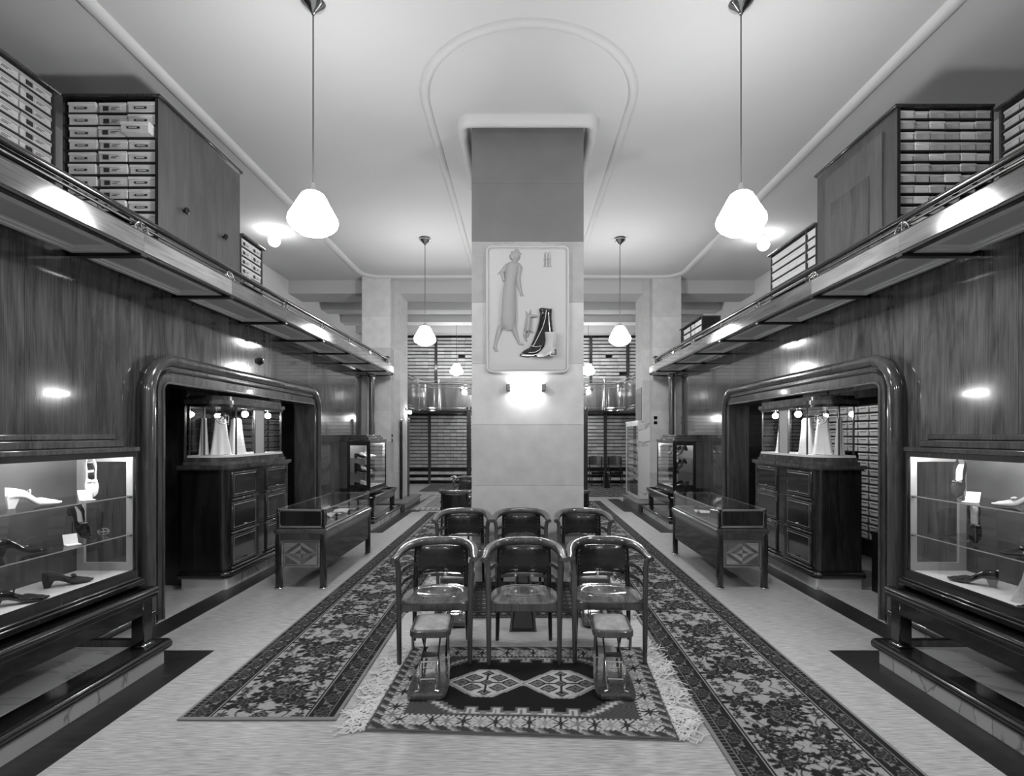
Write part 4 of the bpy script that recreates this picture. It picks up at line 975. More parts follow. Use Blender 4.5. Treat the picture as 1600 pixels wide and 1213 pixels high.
def folded_cloth(cx, cy_, z, w, d, lab, rz=0.):
    n = 9; vs = []
    for lay in (0, 1):
        for i in range(n):
            for j in range(5):
                u, v = i/(n-1)-.5, j/4-.5; h = .012+.03*abs(math.sin(u*5+1))*(1-v*.5)+.02*(u+.5)
                vs.append((u*w, v*d*(1+.3*u), (h if lay else h-.008)))
    fs = []
    for lay in (0, 1):
        o = lay*n*5
        for i in range(n-1):
            for j in range(4): fs.append((o+i*5+j, o+i*5+j+1, o+(i+1)*5+j+1, o+(i+1)*5+j))
    o = n*5; bd = [i*5 for i in range(n)]+[(n-1)*5+j for j in range(1, 5)]+[i*5+4 for i in range(n-2, -1, -1)]+[j for j in range(3, 0, -1)]
    for a, b in zip(bd, bd[1:]+bd[:1]): fs.append((a, b, o+b, o+a))
    q = ob('folded_cloth', MB().add(vs, fs), 'cloth_white', label=lab, cat='cloth'); q.location = (cx, cy_, z); q.rotation_euler = (0, 0, rz)
folded_cloth(-2.30, 6.55, .663, .30, .2, 'folded white cloth inside the glass table by the knobbed wall', 1.4)
folded_cloth(-2.33, 6.2, .663, .22, .16, 'smaller folded white cloth in the glass table, between bag and large cloth', 1.2)
handbag((-2.30, 5.92, .662), 1.2, .9, 'shoe_dark', 'dark handbag inside the glass table by the knobbed wall')
folded_cloth(2.30, 6.45, .663, .24, .18, 'folded white cloth inside the glass table by the bare veneer wall', -1.4)
handbag((2.30, 6.12, .662), -1.2, .9, 'shoe_dark', 'dark handbag beside the white cloth in the glass table, bare veneer side')
handbag((2.31, 5.82, .662), -1.0, .75, 'shoe_grey', 'small grey handbag near the end board of the glass table')
handbag((2.32, 6.78, .662), -1.3, .7, 'shoe_black', 'small black handbag at the far end of the glass table')

# ================================================================ corner counters with drawers
def plan(x0, x1, y0, y1, r, o=0., n=6):               # rounded corners on the aisle (small x) side
    x0 -= o; x1 += o; y0 -= o; y1 += o
    return [(x1, y0)]+[(x0+r-r*math.sin(a), y0+r-r*math.cos(a)) for a in [PI/2*i/n for i in range(n+1)]]+[(x0+r-r*math.cos(a), y1-r+r*math.sin(a)) for a in [PI/2*i/n for i in range(n+1)]]+[(x1, y1)]
def counter(s, label):
    x0, x1, y0, y1 = 3.12, 3.64, 5.43, 6.97
    t = thing('drawer_counter', label, 'counter', (s*3.4, 6.2, 0))
    def slab(name, z0, z1, o, mat, r=.07): ob(name, MB().prism(plan(x0, x1, y0, y1, r, o), z0, z1), mat, t, s=s)
    slab('marble_plinth', 0, .115, -.02, 'marble', .02)
    ob('base_roll', MB().tube([(x, y, .158) for x, y in plan(x0, x1, y0, y1, .08, -.005)], .038, 10), 'wood_bench', t, s=s)
    slab('base_board', .115, .2, -.012, 'veneer_black'); slab('carcass', .2, 1.285, -.02, 'veneer_dark', .09)
    slab('top_board', 1.285, 1.325, .012, 'veneer_mid', .09); slab('top_edge', 1.272, 1.286, -.006, 'wood_chair', .09)
    for ya, yb in ((5.53, 6.05), (6.27, 6.79)):
        for za, zb in ((.97, 1.25), (.61, .925), (.235, .565)):
            d = ob('drawer_front', MB().box(x0+.004, x0+.03, ya, yb, za, zb, .005), 'veneer_dark', t, s=s)
            for i in (.0, .022):
                ob('frame_bead', MB().tube([(x0+.003, y, z) for y, z in ((ya+.012+i, za+.012+i), (yb-.012-i, za+.012+i), (yb-.012-i, zb-.012-i), (ya+.012+i, zb-.012-i))], .0035, 5, True), 'wood_chair' if i == 0 else 'inlay_a', d, s=s)
            ob('drawer_lip', MB().box(x0-.012, x0+.01, ya-.015, yb+.015, za-.03, za-.008, .004), 'wood_chair', d, s=s)
            ob('pull', MB().tube([(x0, (ya+yb)/2-.03, za+.05), (x0-.02, (ya+yb)/2, za+.045), (x0, (ya+yb)/2+.03, za+.05)], .005, 6), 'brass_pale', d, s=s)
counter(-1, 'dark drawer counter on a marble plinth in the doorway beneath the round knob')
counter(1, 'dark drawer counter on a marble plinth in the doorway showing white stock boxes')
def counter_case(s, label):
    x0, x1, y0, y1, r = 3.19, 3.58, 5.50, 6.80, .22
    t = thing('counter_show_case', label, 'show case', (s*3.4, 6.15, 1.325))
    def P(o): 
        return [(x1+o, y0-o)]+[(x0+r-(r+o)*math.sin(a), y0+r-(r+o)*math.cos(a)) for a in [PI/2*i/8 for i in range(9)]]+[(x0-o, y1+o), (x1+o, y1+o)]
    def slab(name, z0, z1, o, mat): ob(name, MB().prism(P(o), z0, z1), mat, t, s=s)
    slab('base_moulding', 1.326, 1.36, .035, 'wood_chair'); slab('base_step', 1.36, 1.405, .02, 'veneer_mid'); slab('case_floor', 1.405, 1.43, .008, 'case_floor')
    slab('cap_board', 1.955, 1.985, .012, 'veneer_dark'); slab('cap_step', 1.985, 2.03, .03, 'veneer_mid'); slab('cap_top', 2.03, 2.075, .0, 'veneer_mid')
    z0, z1 = 1.43, 1.955; ps = .016
    def post(x, y): ob('post', MB().box(x-ps/2, x+ps/2, y-ps/2, y+ps/2, z0, z1, .002), 'veneer_mid', t, s=s)
    for y in (5.73, 6.13, 6.35, 6.792): post(x0+.006, y)
    post(x1-.008, y0+.008); post(x1-.008, y1-.008); post(x0+r+.004, y0+.008)
    for a, b in ((5.738, 6.122), (6.358, 6.784)): ob('front_pane', MB().box(x0+.004, x0+.008, a, b, z0, z1), 'glass', t, s=s)
    ob('middle_panel', MB().box(x0+.002, x0+.012, 6.14, 6.342, z0, z1), 'case_frame', t, s=s)
    ob('end_pane', MB().box(x0+r+.012, x1-.016, y0+.006, y0+.01, z0, z1), 'glass', t, s=s)
    R0 = [(x0+r-r*.985*math.sin(a), y0+r-r*.985*math.cos(a)) for a in [PI/2*(i+.3)/12.6 for i in range(13)]]
    vs = [(x, y, z) for z in (z0, z1) for x, y in R0]; n = len(R0)
    g = ob('curved_pane', MB().add(vs, [(i, i+1, n+i+1, n+i) for i in range(n-1)]), 'glass', t, s=s, recalc=False)
    # monogram wreath on the curved pane
    m = MB(); c = (x0+r-.70*r-.012, y0+r-.71*r-.012); ux, uy = .71, -.71; zc = 1.83; q = .062
    def W2(a, b): return (c[0]+ux*a, c[1]+uy*a, zc+b)
    m.tube([W2(q*math.cos(a), q*math.sin(a)) for a in [2*PI*k/24 for k in range(24)]], .004, 5, True)
    for k in (-1, 1):
        m.tube([W2(k*.018+.016*math.sin(a)*1.0, -.038+.076*a/7+.0) for a in [.5*i for i in range(15)]], .0035, 5)
        m.tube([W2(k*(.03+.012*math.cos(a)), .012+.02*math.sin(a)) for a in [2*PI*i/12 for i in range(12)]], .003, 5, True)
    ob('glass_monogram', m, 'brass_pale', g, s=s, kind='stuff')
    ob('back_pane', MB().box(x1-.01, x1-.006, y0+.02, y1-.02, z0, z1), 'glass', t, s=s)
    ob('far_pane', MB().box(x0+.014, x1-.016, y1-.01, y1-.006, z0, z1), 'glass', t, s=s)
    for y in (6.02, 6.56):
        l = ob('case_lamp', MB().sphere((x0+.062, y, 1.895), .036, 12, 8), 'counter_glow', t, s=s, ang=80); ob('lamp_neck', MB().lathe([(.018, 1.925), (.02, 1.956)], 10, (x0+.062, y, 0)), 'chrome', l, s=s)
counter_case(-1, 'curved glass show case of white garments on the counter beneath the round knob')
counter_case(1, 'curved glass show case of white garments on the counter before the stock boxes')
def garment(x, y, z, w, h, lab, seed):
    R = random.Random(seed); t = thing('white_garment', lab, 'garment', (x, y, z)); rg = []; ph = R.random()*6
    for i in range(12):
        f = i/11; ww = w*(1-.5*f**.8); fold = .13*(1-f*.6)
        rg.append([(x+ww*math.cos(a)*(.62+fold*math.sin(5*a+ph+f)), y+ww*math.sin(a)*(1.15+fold*math.sin(6*a+ph+1.2*f)), z+.002+h*f) for a in [2*PI*k/36 for k in range(36)]])
    ob('drape', MB().loft(rg), 'cloth_white', t, ang=70)
    ob('shoulder', MB().sphere((x, y, z+h*.99), w*.36, 12, 6, .5), 'cloth_white', t); ob('stand', MB().tube([(x, y, z+h), (x, y, z+h+.06)], .006, 6), 'chrome', t)
KN, BV = 'in the curved case beneath the round knob', 'in the curved case before the stock boxes'
garment(-3.47, 5.592, 1.432, .062, .40, 'narrow white garment at the end pane '+KN, 1); garment(-3.36, 5.72, 1.432, .13, .40, 'wide white gown behind the curved pane '+KN, 2)
garment(-3.36, 6.03, 1.432, .13, .40, 'white garment behind the first flat pane '+KN, 3)
garment(3.47, 5.592, 1.432, .062, .40, 'narrow white garment at the end pane '+BV, 4); garment(3.36, 5.72, 1.432, .13, .41, 'wide white gown behind the curved pane '+BV, 5)
garment(3.36, 6.03, 1.432, .13, .40, 'white garment behind the first flat pane '+BV, 6); garment(3.37, 6.62, 1.432, .10, .37, 'small white garment behind the far flat pane '+BV, 7)
ob('waste_bin', MB().box(3.70, 3.95, 5.15, 5.42, 0, .62, .01).box(3.69, 3.96, 5.14, 5.43, .60, .635, .006), 'black', label='tall dark box-shaped bin beside the counter before the stock boxes', cat='bin')

# ================================================================ shoe boxes and their shelves
def shoebox(w, d, h, body, lid, style):
    """front toward -y, origin bottom centre"""
    o = ob('shoe_box', MB().box(-w/2, w/2, -d/2, d/2, 0, h*.985, .003), body); o.location = (0, 0, 0)
    me = o.data
    for v in me.vertices: pass
    OFF[o.name] = (0, 0, 0)
    lm = MB().box(-w/2-.005, w/2+.005, -d/2-.006, d/2+.004, h*.70, h, .003)
    ob('lid', lm, lid, o)
    if style == 'bar': 
        l = ob('box_label', MB().box(-w*.27, w*.2, -d/2-.0085, -d/2-.0055, h*.30, h*.50), 'card_mark', o); ob('label_text', MB().box(-w*.2, w*.1, -d/2-.0095, -d/2-.0083, h*.36, h*.44), 'card_label', l)
    elif style == 'square':
        ob('box_label', MB().box(-w*.34, -w*.14, -d/2-.0085, -d/2-.005, h*.2, h*.62), 'card_mark', o); l = ob('box_label', MB().box(-w*.1, w*.32, -d/2-.0085, -d/2-.0055, h*.24, h*.60), 'card_label', o)
        ob('label_text', MB().box(-w*.05, w*.15, -d/2-.0095, -d/2-.0083, h*.30, h*.37).box(-w*.02, w*.24, -d/2-.0095, -d/2-.0083, h*.45, h*.51), 'card_mark', l)
    elif style == 'flap':
        ob('shaded_pull', MB().box(-w*.32, w*.32, -d/2-.009, -d/2-.004, h*.62, h*.72), 'card_mark', o)  # dark strip at the lid: the pull flap's shadow put into its colour
    o['category'] = 'shoe box'; return o
# the box mesh was built around its own base, so its parts line up with the base
def proto_box(*a):
    o = shoebox(*a)
    return Proto(o)
R = random.Random(3)
ORD = ['top', 'second', 'third', 'fourth', 'fifth', 'sixth', 'seventh', 'eighth', 'ninth', 'tenth', 'eleventh', 'twelfth', 'thirteenth', 'fourteenth', 'fifteenth', 'sixteenth', 'seventeenth', 'eighteenth']
NTH = ['first']+ORD[1:]+['nineteenth', 'twentieth', 'twenty-first', 'twenty-second']
# -- tall cabinet with knobs
GZ = 3.1
def cab(s, name, label, x0, x1, y0, y1, z1, bz, pitch, shelf_mat='shelf_dark', door=False, knobs=False, face='y'):
    t = thing(name, label, 'cabinet', (s*(x0+x1)/2, (y0+y1)/2, GZ))
    wm = 'veneer_gallery'
    ob('aisle_side', MB().box(x0, x0+.025, y0, y1, GZ, z1), wm, t, s=s); ob('wall_side', MB().box(x1-.02, x1, y0, y1, GZ, z1), 'veneer_dark', t, s=s)
    ob('back_board', MB().box(x0+.025, x1-.02, y1-.02, y1, GZ, z1), 'veneer_dark', t, s=s); ob('cornice', MB().box(x0-.03, x1, y0-.02, y1+.02, z1, z1+.03, .006), 'veneer_dark', t, s=s)
    ob('front_edge', MB().box(x0-.002, x0+.027, y0-.004, y0, GZ, z1), 'shelf_dark', t, s=s)
    for z in bz: ob('shelf_board', MB().box(x0+.025, x1-.02, y0+.012, y1-.02, z-.014, z), shelf_mat, t, s=s)
    if knobs:
        for y in (5.30, 6.0): ob('knob', MB().lathe([(.016, 0), (.016, .02), (.034, .03), (.036, .045), (.02, .058), (0, .06)], 14, (0, 0, 0), 'x').mirror() if False else MB().add(*_knob(x0, y, 3.97)), 'knob', t, s=s)
    if door:
        d = ob('panel_door', MB().box(x0-.018, x0, y0+.18, y1-.18, GZ, z1-.12), wm, t, s=s); ob('door_panel', MB().box(x0-.024, x0-.018, y0+.36, y1-.30, GZ+.1, z1-.45), 'veneer_mid', d, s=s)
    return t
def _knob(x, y, z):
    m = MB().lathe([(.016, 0), (.016, .02), (.034, .03), (.036, .045), (.02, .058), (0, .06)], 14)
    return [(x-h, y+a, z+b) for a, b, h in m.v], m.f
zr = [4.765-.119*k for k in range(12)]
cab(-1, 'box_cabinet', 'tall gallery cabinet with two black knobs, open end stacked with printed boxes', 3.5, 4.42, 4.93, 6.36, 4.90, zr, .119, knobs=True)
pa = proto_box(.262, .30, .100, 'card', 'card_lid', 'bar'); pb = proto_box(.262, .30, .100, 'card', 'card_lid', 'square')
for k, z in enumerate(zr[:11]):
    for c, xc in enumerate((-4.245, -3.955, -3.668)):
        if k > 8 and c < 2: continue
        dy = R.uniform(-.012, .012); pull = -.085 if (k == 2 and c == 2) else 0
        (pb if c == 1 else pa).put((xc+R.uniform(-.008, .008), 5.10+dy+pull, z), (0, 0, R.uniform(-.02, .02)),
            'white shoe box pulled part way out of the knobbed gallery cabinet' if pull else '%s, %s row of the knobbed gallery cabinet' % (['bar-labelled shoe box by the wall side', 'square-labelled shoe box in the middle', 'bar-labelled shoe box by the aisle side'][c], ORD[k]), 'boxes in the knobbed gallery cabinet')
zr2 = [4.61-.0995*k for k in range(13)]
cab(1, 'box_cabinet', 'tall gallery cabinet with panelled side and rows of small plain boxes', 3.5, 4.40, 4.77, 6.06, 4.70, zr2, .0995, door=True)
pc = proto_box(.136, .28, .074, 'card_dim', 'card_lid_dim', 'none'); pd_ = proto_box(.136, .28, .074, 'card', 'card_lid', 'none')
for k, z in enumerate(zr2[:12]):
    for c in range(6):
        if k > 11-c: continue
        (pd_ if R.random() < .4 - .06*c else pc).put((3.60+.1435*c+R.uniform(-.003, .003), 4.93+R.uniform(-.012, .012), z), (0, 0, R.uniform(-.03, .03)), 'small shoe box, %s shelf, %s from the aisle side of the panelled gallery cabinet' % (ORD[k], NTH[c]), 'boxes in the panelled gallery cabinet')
# -- low gallery shelves facing the aisle
def low_shelf(s, label, y0, y1, zt, n, x=3.5, cols=None, uz=None):
    t = thing('gallery_shelf', label, 'shelf', (s*(x+.18), (y0+y1)/2, GZ))
    ob('back_board', MB().box(x+.34, x+.36, y0, y1, GZ, zt), 'veneer_dark', t, s=s); ob('cornice', MB().box(x-.03, x+.37, y0-.0, y1+.03, zt, zt+.025, .005), 'veneer_mid', t, s=s)
    for yy in [y0, y1-.018]+(cols or []): ob('upright', MB().box(x, x+.34, yy, yy+.018, GZ, zt), 'shelf_wood', t, s=s)
    for z in n: ob('shelf_board', MB().box(x+.004, x+.34, y0+.018, y1-.018, z-.012, z), 'shelf_wood', t, s=s)
zl = [4.03-.115*k for k in range(7)]
low_shelf(-1, 'low gallery shelf of square-labelled boxes beside the knobbed cabinet', 6.385, 6.92, 4.145, zl)
pe = proto_box(.235, .30, .094, 'card_lid', 'card_lid', 'square')
for k, z in enumerate(zl[:5]):
    for c in range(2): pe.put((-3.665, 6.53+.248*c, z), (0, 0, PI/2+R.uniform(-.02, .02)), 'white shoe box, %s row of the low shelf, %s the knobbed cabinet' % (ORD[k], ['next to', 'away from'][c]), 'boxes on the low gallery shelf by the knobbed cabinet')
zl2 = [4.04-.115*k for k in range(7)]
low_shelf(1, 'low gallery shelf of plain white boxes beside the panelled cabinet', 6.085, 7.2, 4.155, zl2, cols=[6.30])
pf = proto_box(.205, .30, .092, 'card_lid', 'card_lid', 'none')
for k, z in enumerate(zl2[:5]):
    for c in range(5):
        y = 6.195 if c == 0 else 6.43+.215*(c-1); pf.put((3.665, y, z), (0, 0, -PI/2+R.uniform(-.02, .02)), 'plain white shoe box, %s row, %s from the panelled cabinet on the low shelf' % (ORD[k], NTH[c]), 'boxes on the low gallery shelf by the panelled cabinet', (.9 if c == 0 else 1, 1, 1))
# -- shelves along the gallery back wall
zb = [4.80-.119*k for k in range(9)]
low_shelf(-1, 'tall gallery wall shelf of boxes at the corner of the knobbed cabinet', 2.6, 4.9, 4.92, zb, x=4.46)
pg = proto_box(.30, .30, .100, 'card', 'card_lid_dim', 'square')
for k, z in enumerate(zb[:6]):
    for c in range(2): pg.put((-4.625, 4.72-.315*c, z), (0, 0, PI/2+R.uniform(-.02, .02)), 'shoe box, %s row of the gallery wall shelf, %s the knobbed cabinet corner' % (ORD[k], ['at', 'away from'][c]), 'boxes on the gallery wall shelf by the knobbed cabinet')
zb2 = [4.55-.0995*k for k in range(11)]
low_shelf(1, 'tall gallery wall shelf of small boxes at the corner of the panelled cabinet', 2.6, 4.74, 4.66, zb2, x=4.42)
for k, z in enumerate(zb2[:6]):
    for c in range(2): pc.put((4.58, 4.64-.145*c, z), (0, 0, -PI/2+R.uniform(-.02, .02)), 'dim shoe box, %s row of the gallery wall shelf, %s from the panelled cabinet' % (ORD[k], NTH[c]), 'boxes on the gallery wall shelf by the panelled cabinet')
zf = [3.82-.125*k for k in range(5)]
low_shelf(1, 'small gallery shelf of boxes at the far gallery end by the stone pillar', 9.95, 11.25, 3.95, zf, cols=[10.6])
ob('end_panel', MB().box(3.5, 3.86, 9.93, 9.949, GZ, 3.95), 'veneer_dark', bpy.data.objects['gallery_shelf.004'])
for k, z in enumerate(zf[:3]):
    for c in range(5): pf.put((3.665, 10.08+.215*c+(.06 if c > 2 else 0)-(.03 if c < 2 else 0), z), (0, 0, -PI/2), 'shoe box, %s row, %s along the small shelf at the far gallery end' % (ORD[k], NTH[c]), 'boxes on the far gallery end shelf')
# -- stock shelves behind the doorways
def stock(s, label, y0, y1, x=4.3):
    t = thing('stock_shelf', label, 'shelf', (s*(x+.2), (y0+y1)/2, 0))
    ob('back_board', MB().box(x+.40, x+.42, y0, y1, 0, 2.3), 'shelf_dark', t, s=s); ob('header', MB().box(x-.01, x+.40, y0, y1, 2.12, 2.3), 'veneer_mid', t, s=s)
    for k in range(18): 
        z = 2.035-.0985*k-.0; 
        if z > .1: ob('shelf_board', MB().box(x, x+.40, y0, y1, z-.014, z), 'shelf_dark', t, s=s)
    n = int((y1-y0)/1.15)
    for k in range(n+1): ob('upright', MB().box(x-.006, x+.40, y0+k*(y1-y0-.025)/n, y0+.025+k*(y1-y0-.025)/n, 0, 2.12), 'shelf_dark', t, s=s)
stock(-1, 'dark stock shelf of white boxes behind the counter beneath the knob', 5.70, 10.2)
stock(1, 'dark stock shelf of white boxes behind the counter of the bare veneer wall', 5.70, 10.2)
ps_ = proto_box(.180, .36, .076, 'card', 'card_lid', 'flap')
def stock_fill(s, ys, ks, lab, grp):
    for y in ys:
        for k in ks:
            z = 2.035-.0985*k
            if z > .15: ps_.put((s*(4.49), y, z), (0, 0, -s*PI/2+R.uniform(-.02, .02)), 'white stock box, %s row down, %s box along the shelf behind the %s' % (ORD[k-1], NTH[cols_.index(y)], lab), grp)
u = (10.2-5.7-.025)/3
cols_ = []
for b in range(3):
    a = 5.725+b*u
    cols_ += [a+.02+.09+.2085*i for i in range(7)]
lab_e = 'bare veneer wall'; lab_w = 'knobbed wall'
stock_fill(1, [y for y in cols_ if 5.95 < y < 6.6], range(1, 18), lab_e, 'boxes on the stock shelf, bare veneer wall'); stock_fill(1, [y for y in cols_ if 6.6 <= y < 7.9], range(1, 7), lab_e, 'boxes on the stock shelf, bare veneer wall')
stock_fill(1, [y for y in cols_ if 9.12 <= y < 9.75], range(1, 6), lab_e, 'boxes on the stock shelf, bare veneer wall')
stock_fill(-1, [y for y in cols_ if 8.2 < y < 9.0], range(2, 8), lab_w, 'boxes on the stock shelf, knobbed wall'); stock_fill(-1, [y for y in cols_ if y >= 9.0 and y < 9.65], range(1, 9), lab_w, 'boxes on the stock shelf, knobbed wall')

# ================================================================ far room
def far_shelf(label, y, zs, ups, x0=-4.7, x1=4.7, z0=0., z1=2.3, hgt=.09):
    t = thing('wall_shelving', label, 'shelving', (0, y, z0))
    ob('back_board', MB().box(x0, x1, y+.32, y+.34, z0, z1), 'shelf_wood', t); ob('cornice', MB().box(x0, x1, y-.03, y+.33, z1, z1+.1), 'veneer_mid', t)
    for z in zs: ob('shelf_board', MB().box(x0, x1, y+.0, y+.32, z-.022, z), 'shelf_wood', t)
    for u_ in ups: ob('upright', MB().box(u_-.045, u_+.045, y-.02, y+.32, z0, z1), 'veneer_mid', t)
    P = []; F = []; T = []; Q = random.Random(int(y*10+z1))
    edges = [x0]+list(ups)+[x1]
    for z in zs:
        for e0, e1 in zip(edges[:-1], edges[1:]):
            nb = max(1, int((e1-e0-.09)/Q.choice((.205, .215, .235)))); w = (e1-e0-.092)/nb
            for i in range(nb):
                if Q.random() < .015: continue
                x = e0+.046+i*w; yy = y+.012+Q.random()*.02; n = len(P); h = hgt*Q.uniform(.93, 1.0); v = Q.uniform(.6, .85)
                P += [(x, yy, z), (x+w-.008, yy, z), (x+w-.008, yy, z+h), (x, yy, z+h), (x, yy+.28, z), (x+w-.008, yy+.28, z), (x+w-.008, yy+.28, z+h), (x, yy+.28, z+h)]
                F += [(n, n+1, n+2, n+3), (n+3, n+2, n+6, n+7), (n, n+3, n+7, n+4), (n+1, n+5, n+6, n+2), (n+4, n+7, n+6, n+5), (n, n+4, n+5, n+1)]; T += [v]*8
    o = ob('shoe_boxes', MB().add(P, F), 'far_boxes', t, kind='stuff', label='rows of pale shoe boxes', recalc=False)
    a = o.data.attributes.new('tone', 'FLOAT', 'POINT'); a.data.foreach_set('value', np.array(T, np.float32))
far_shelf('far wall shelving of shoe boxes under the curved balcony', 17.3, [.12, .32]+[.56+.118*k for k in range(15)], [-4.3, -3.11, -1.5, 0, 1.5, 2.83, 4.2], z1=2.34)
far_shelf('far wall shelving of shoe boxes above the curved balcony', 17.35, [2.62+.118*k for k in range(20)], [-4.3, -2.9, -1.4, .1, 1.75, 2.35, 3.6], z0=2.5, z1=5.0)
pth = [(-3.2, 12.64)]+[(-3.2, 15.5)]+[(-2.5-.7*math.cos(a), 15.5+.7*math.sin(a)) for a in [PI/2*i/10 for i in range(1, 11)]]
pth = pth+[(-x, y) for x, y in pth[::-1]]
t = thing('curved_balcony', 'glossy curved veneered balcony across the far shelves', 'balcony', (0, 16.2, 2.36))
ob('parapet', MB().tube([(x, y, 2.40) for x, y in pth], 1, sec=[(-.02, 0), (.02, 0), (.02, .86), (-.02, .86)], up=(0,0,1)), 'veneer_mid', t)
for z, r_, mt in ((2.40, .05, 'wood_bench'), (3.26, .03, 'chrome'), (3.36, .018, 'chrome'), (2.50, .012, 'chrome'), (3.14, .010, 'chrome')):
    ob('moulding' if z < 3.3 else 'rail', MB().tube([(x*.996, y-.02, z) for x, y in pth], r_, 8), mt, t)
ob('balcony_floor', MB().prism([(-OX, 12.64)]+pth+[(OX, 12.64), (OX, 17.2), (-OX, 17.2)], 2.36, 2.42), 'veneer_dark', t)
for x in (-2.62, 2.62, -1.0, 1.0):
    ob('parapet_strip', MB().tube([(x, 16.17, 2.42), (x, 16.17, 3.4)], .025, 8), 'chrome', t)
for y in (13.2, 14.0, 14.8):
    for s in (-1, 1): ob('rail_post', MB().tube([(s*3.19, y, 3.25), (s*3.19, y, 3.37)], .012, 6), 'chrome', t)
def sconce():
    t = thing('wall_sconce', 'x', 'lamp')
    ob('wall_plate', MB().lathe([(.085, 0), (.085, -.015), (.05, -.03)], 14, axis='y'), 'steel_dark', t); ob('arm', MB().tube([(0, -.02, 0), (.02, -.1, .02), (.06, -.14, -.03)], .012, 6), 'chrome', t)
    ob('globe', MB().sphere((.07, -.15, -.09), .075, 12, 8), 'globe_glow', t, ang=80); return t
sp = Proto(sconce())
sp.put((-1.87, 16.18, 3.09), label='globe sconce on the curved balcony above the pale rug', group='globe sconces')
sp.put((2.16, 16.18, 3.09), (0, 0, 0), 'globe sconce on the curved balcony above the two far chairs', 'globe sconces', (-1, 1, 1))
sp.put((-2.783, 12.3, 2.25), (0, 0, PI/2), 'small globe sconce inside the portal above the slim posts', 'globe sconces', (.6, .6, .6))
def post(x, y, z0, z1, r_, label, mat, round_=True):
    m = MB().tube([(x, y, z0), (x, y, z1)], r_, 12) if round_ else MB().box(x-r_, x+r_, y-r_, y+r_, z0, z1, .005)
    t = thing('slim_post', label, 'post', (x, y, z0)); ob('shaft', m, mat, t); ob('cap', MB().lathe([(r_*1.05, z1), (r_*1.5, z1+.02), (r_*1.5, z1+.06), (r_, z1+.08)], 12, (x, y, 0)), 'chrome', t)
post(-1.13, 11.0, .0, 2.18, .045, 'slim dark post beyond the column at the pale rug', 'veneer_dark', False); post(1.37, 11.0, .0, 2.18, .045, 'slim dark post beyond the column at the runner', 'veneer_dark', False)
post(-2.74, 11.66, .19, 1.95, .03, 'square dark post at the portal beside the stone pillar with edge switches', 'veneer_dark', False); post(-2.70, 12.2, .19, 1.98, .028, 'round polished post inside the portal below the small sconce', 'wood_chair')
# marble showcase in the portal
t = thing('marble_showcase', 'white marble framed showcase with rows of buckles in the portal', 'showcase', (2.72, 12.3, 0))
ob('front_slab', MB().box(2.66, 2.925, 11.66, 11.725, .192, 1.95, .004), 'marble', t)
ob('top_slab', MB().box(2.645, 2.78, 11.66, 13.05, 1.95, 1.98, .004), 'marble', t)
ob('frame_edge', MB().box(2.655, 2.775, 12.94, 13.04, .192, 1.95).box(2.655, 2.675, 11.73, 12.94, 1.86, 1.95).box(2.655, 2.675, 11.73, 12.94, .192, .25), 'marble', t)
ob('case_back', MB().box(2.73, 2.78, 11.73, 12.94, .192, 1.95), 'veneer_black', t); ob('header_panel', MB().box(2.70, 2.73, 11.74, 12.93, 1.58, 1.86), 'stone_shade_grey', t)
ob('case_pane', MB().box(2.662, 2.666, 11.73, 12.94, .25, 1.86), 'glass', t)
ob('lower_plaque', MB().box(2.72, 2.73, 11.95, 12.5, .34, .52), 'chrome', t)
bkm = None
for rr_ in range(6):
    for c in range(5):
        y = 11.90+.2*c; z = 1.42-.165*rr_
        m = MB().tube([(0, .05*math.cos(a), .05*math.sin(a)) for a in [2*PI*k/10 for k in range(10)]], .024, 6, True)
        if bkm is None:
            bkm = ob('display_buckle', m, 'cloth_white', label='pale buckle, top row of the marble showcase, first from its front slab', cat='buckle', group='buckles in the marble showcase'); bkm.location = (2.698, y, z)
        else:
            q = bkm.copy(); COL.objects.link(q); q.location = (2.698, y, z); q['label'] = 'pale buckle, %s row of the marble showcase, %s from its front slab' % (ORD[rr_], NTH[c])
ob('mosaic_panel', MB().box(2.772, 2.785, 11.85, 12.45, 2.0, 2.75, .003), 'soffit_dark', label='dark speckled panel on the portal above the marble showcase', cat='panel')

# ================================================================ relief plaque on the column
K = .00169; PX, PZ, PYF = -.409, 2.363, 5.9
def Q2(cx, cy_): return (PX+(cx-170)*K, PZ+(965-cy_)*K)
pl = thing('relief_plaque', 'plaster relief plaque of a walking woman, a dog and a tall boot', 'plaque', (.06, 5.9, 2.36))
(xa, za), (xb, zb_) = Q2(170, 965), Q2(735, 100)
ob('panel', MB().prism(rrect(xa, xb, za, zb_, .06), PYF-.022, PYF, 'y'), 'plaque_plaster', pl)
ob('rim', MB().tube([(x, PYF-.024, z) for x, z in rrect(xa+.014, xb-.014, za+.014, zb_-.014, .05)], .015, 8, True), 'plaque_plaster', pl)
ob('inner_rim', MB().tube([(x, PYF-.023, z) for x, z in rrect(xa+.036, xb-.036, za+.036, zb_-.036, .035)], .006, 6, True), 'stone_b', pl)
for i, (a, b) in enumerate(((275, 635), (320, 590), (370, 545))):
    (x0, z0), (x1, _) = Q2(a, 97-i*9), Q2(b, 97)
    ob('crowning_step', MB().box(x0, x1, PYF-.02+.004*i, PYF, z0, z0+.009), 'stone_b', pl)
PF = PYF-.022
def capsule_field(G, caps):
    X, Y = G; H = np.zeros(X.shape)
    for (x0, y0, r0), (x1, y1, r1) in caps:
        dx, dy = x1-x0, y1-y0; L2 = dx*dx+dy*dy+1e-9; t = np.clip(((X-x0)*dx+(Y-y0)*dy)/L2, 0, 1)
        d = np.hypot(X-x0-t*dx, Y-y0-t*dy); r = r0+(r1-r0)*t; H = np.maximum(H, np.sqrt(np.maximum(r*r-d*d, 0)))
    return H
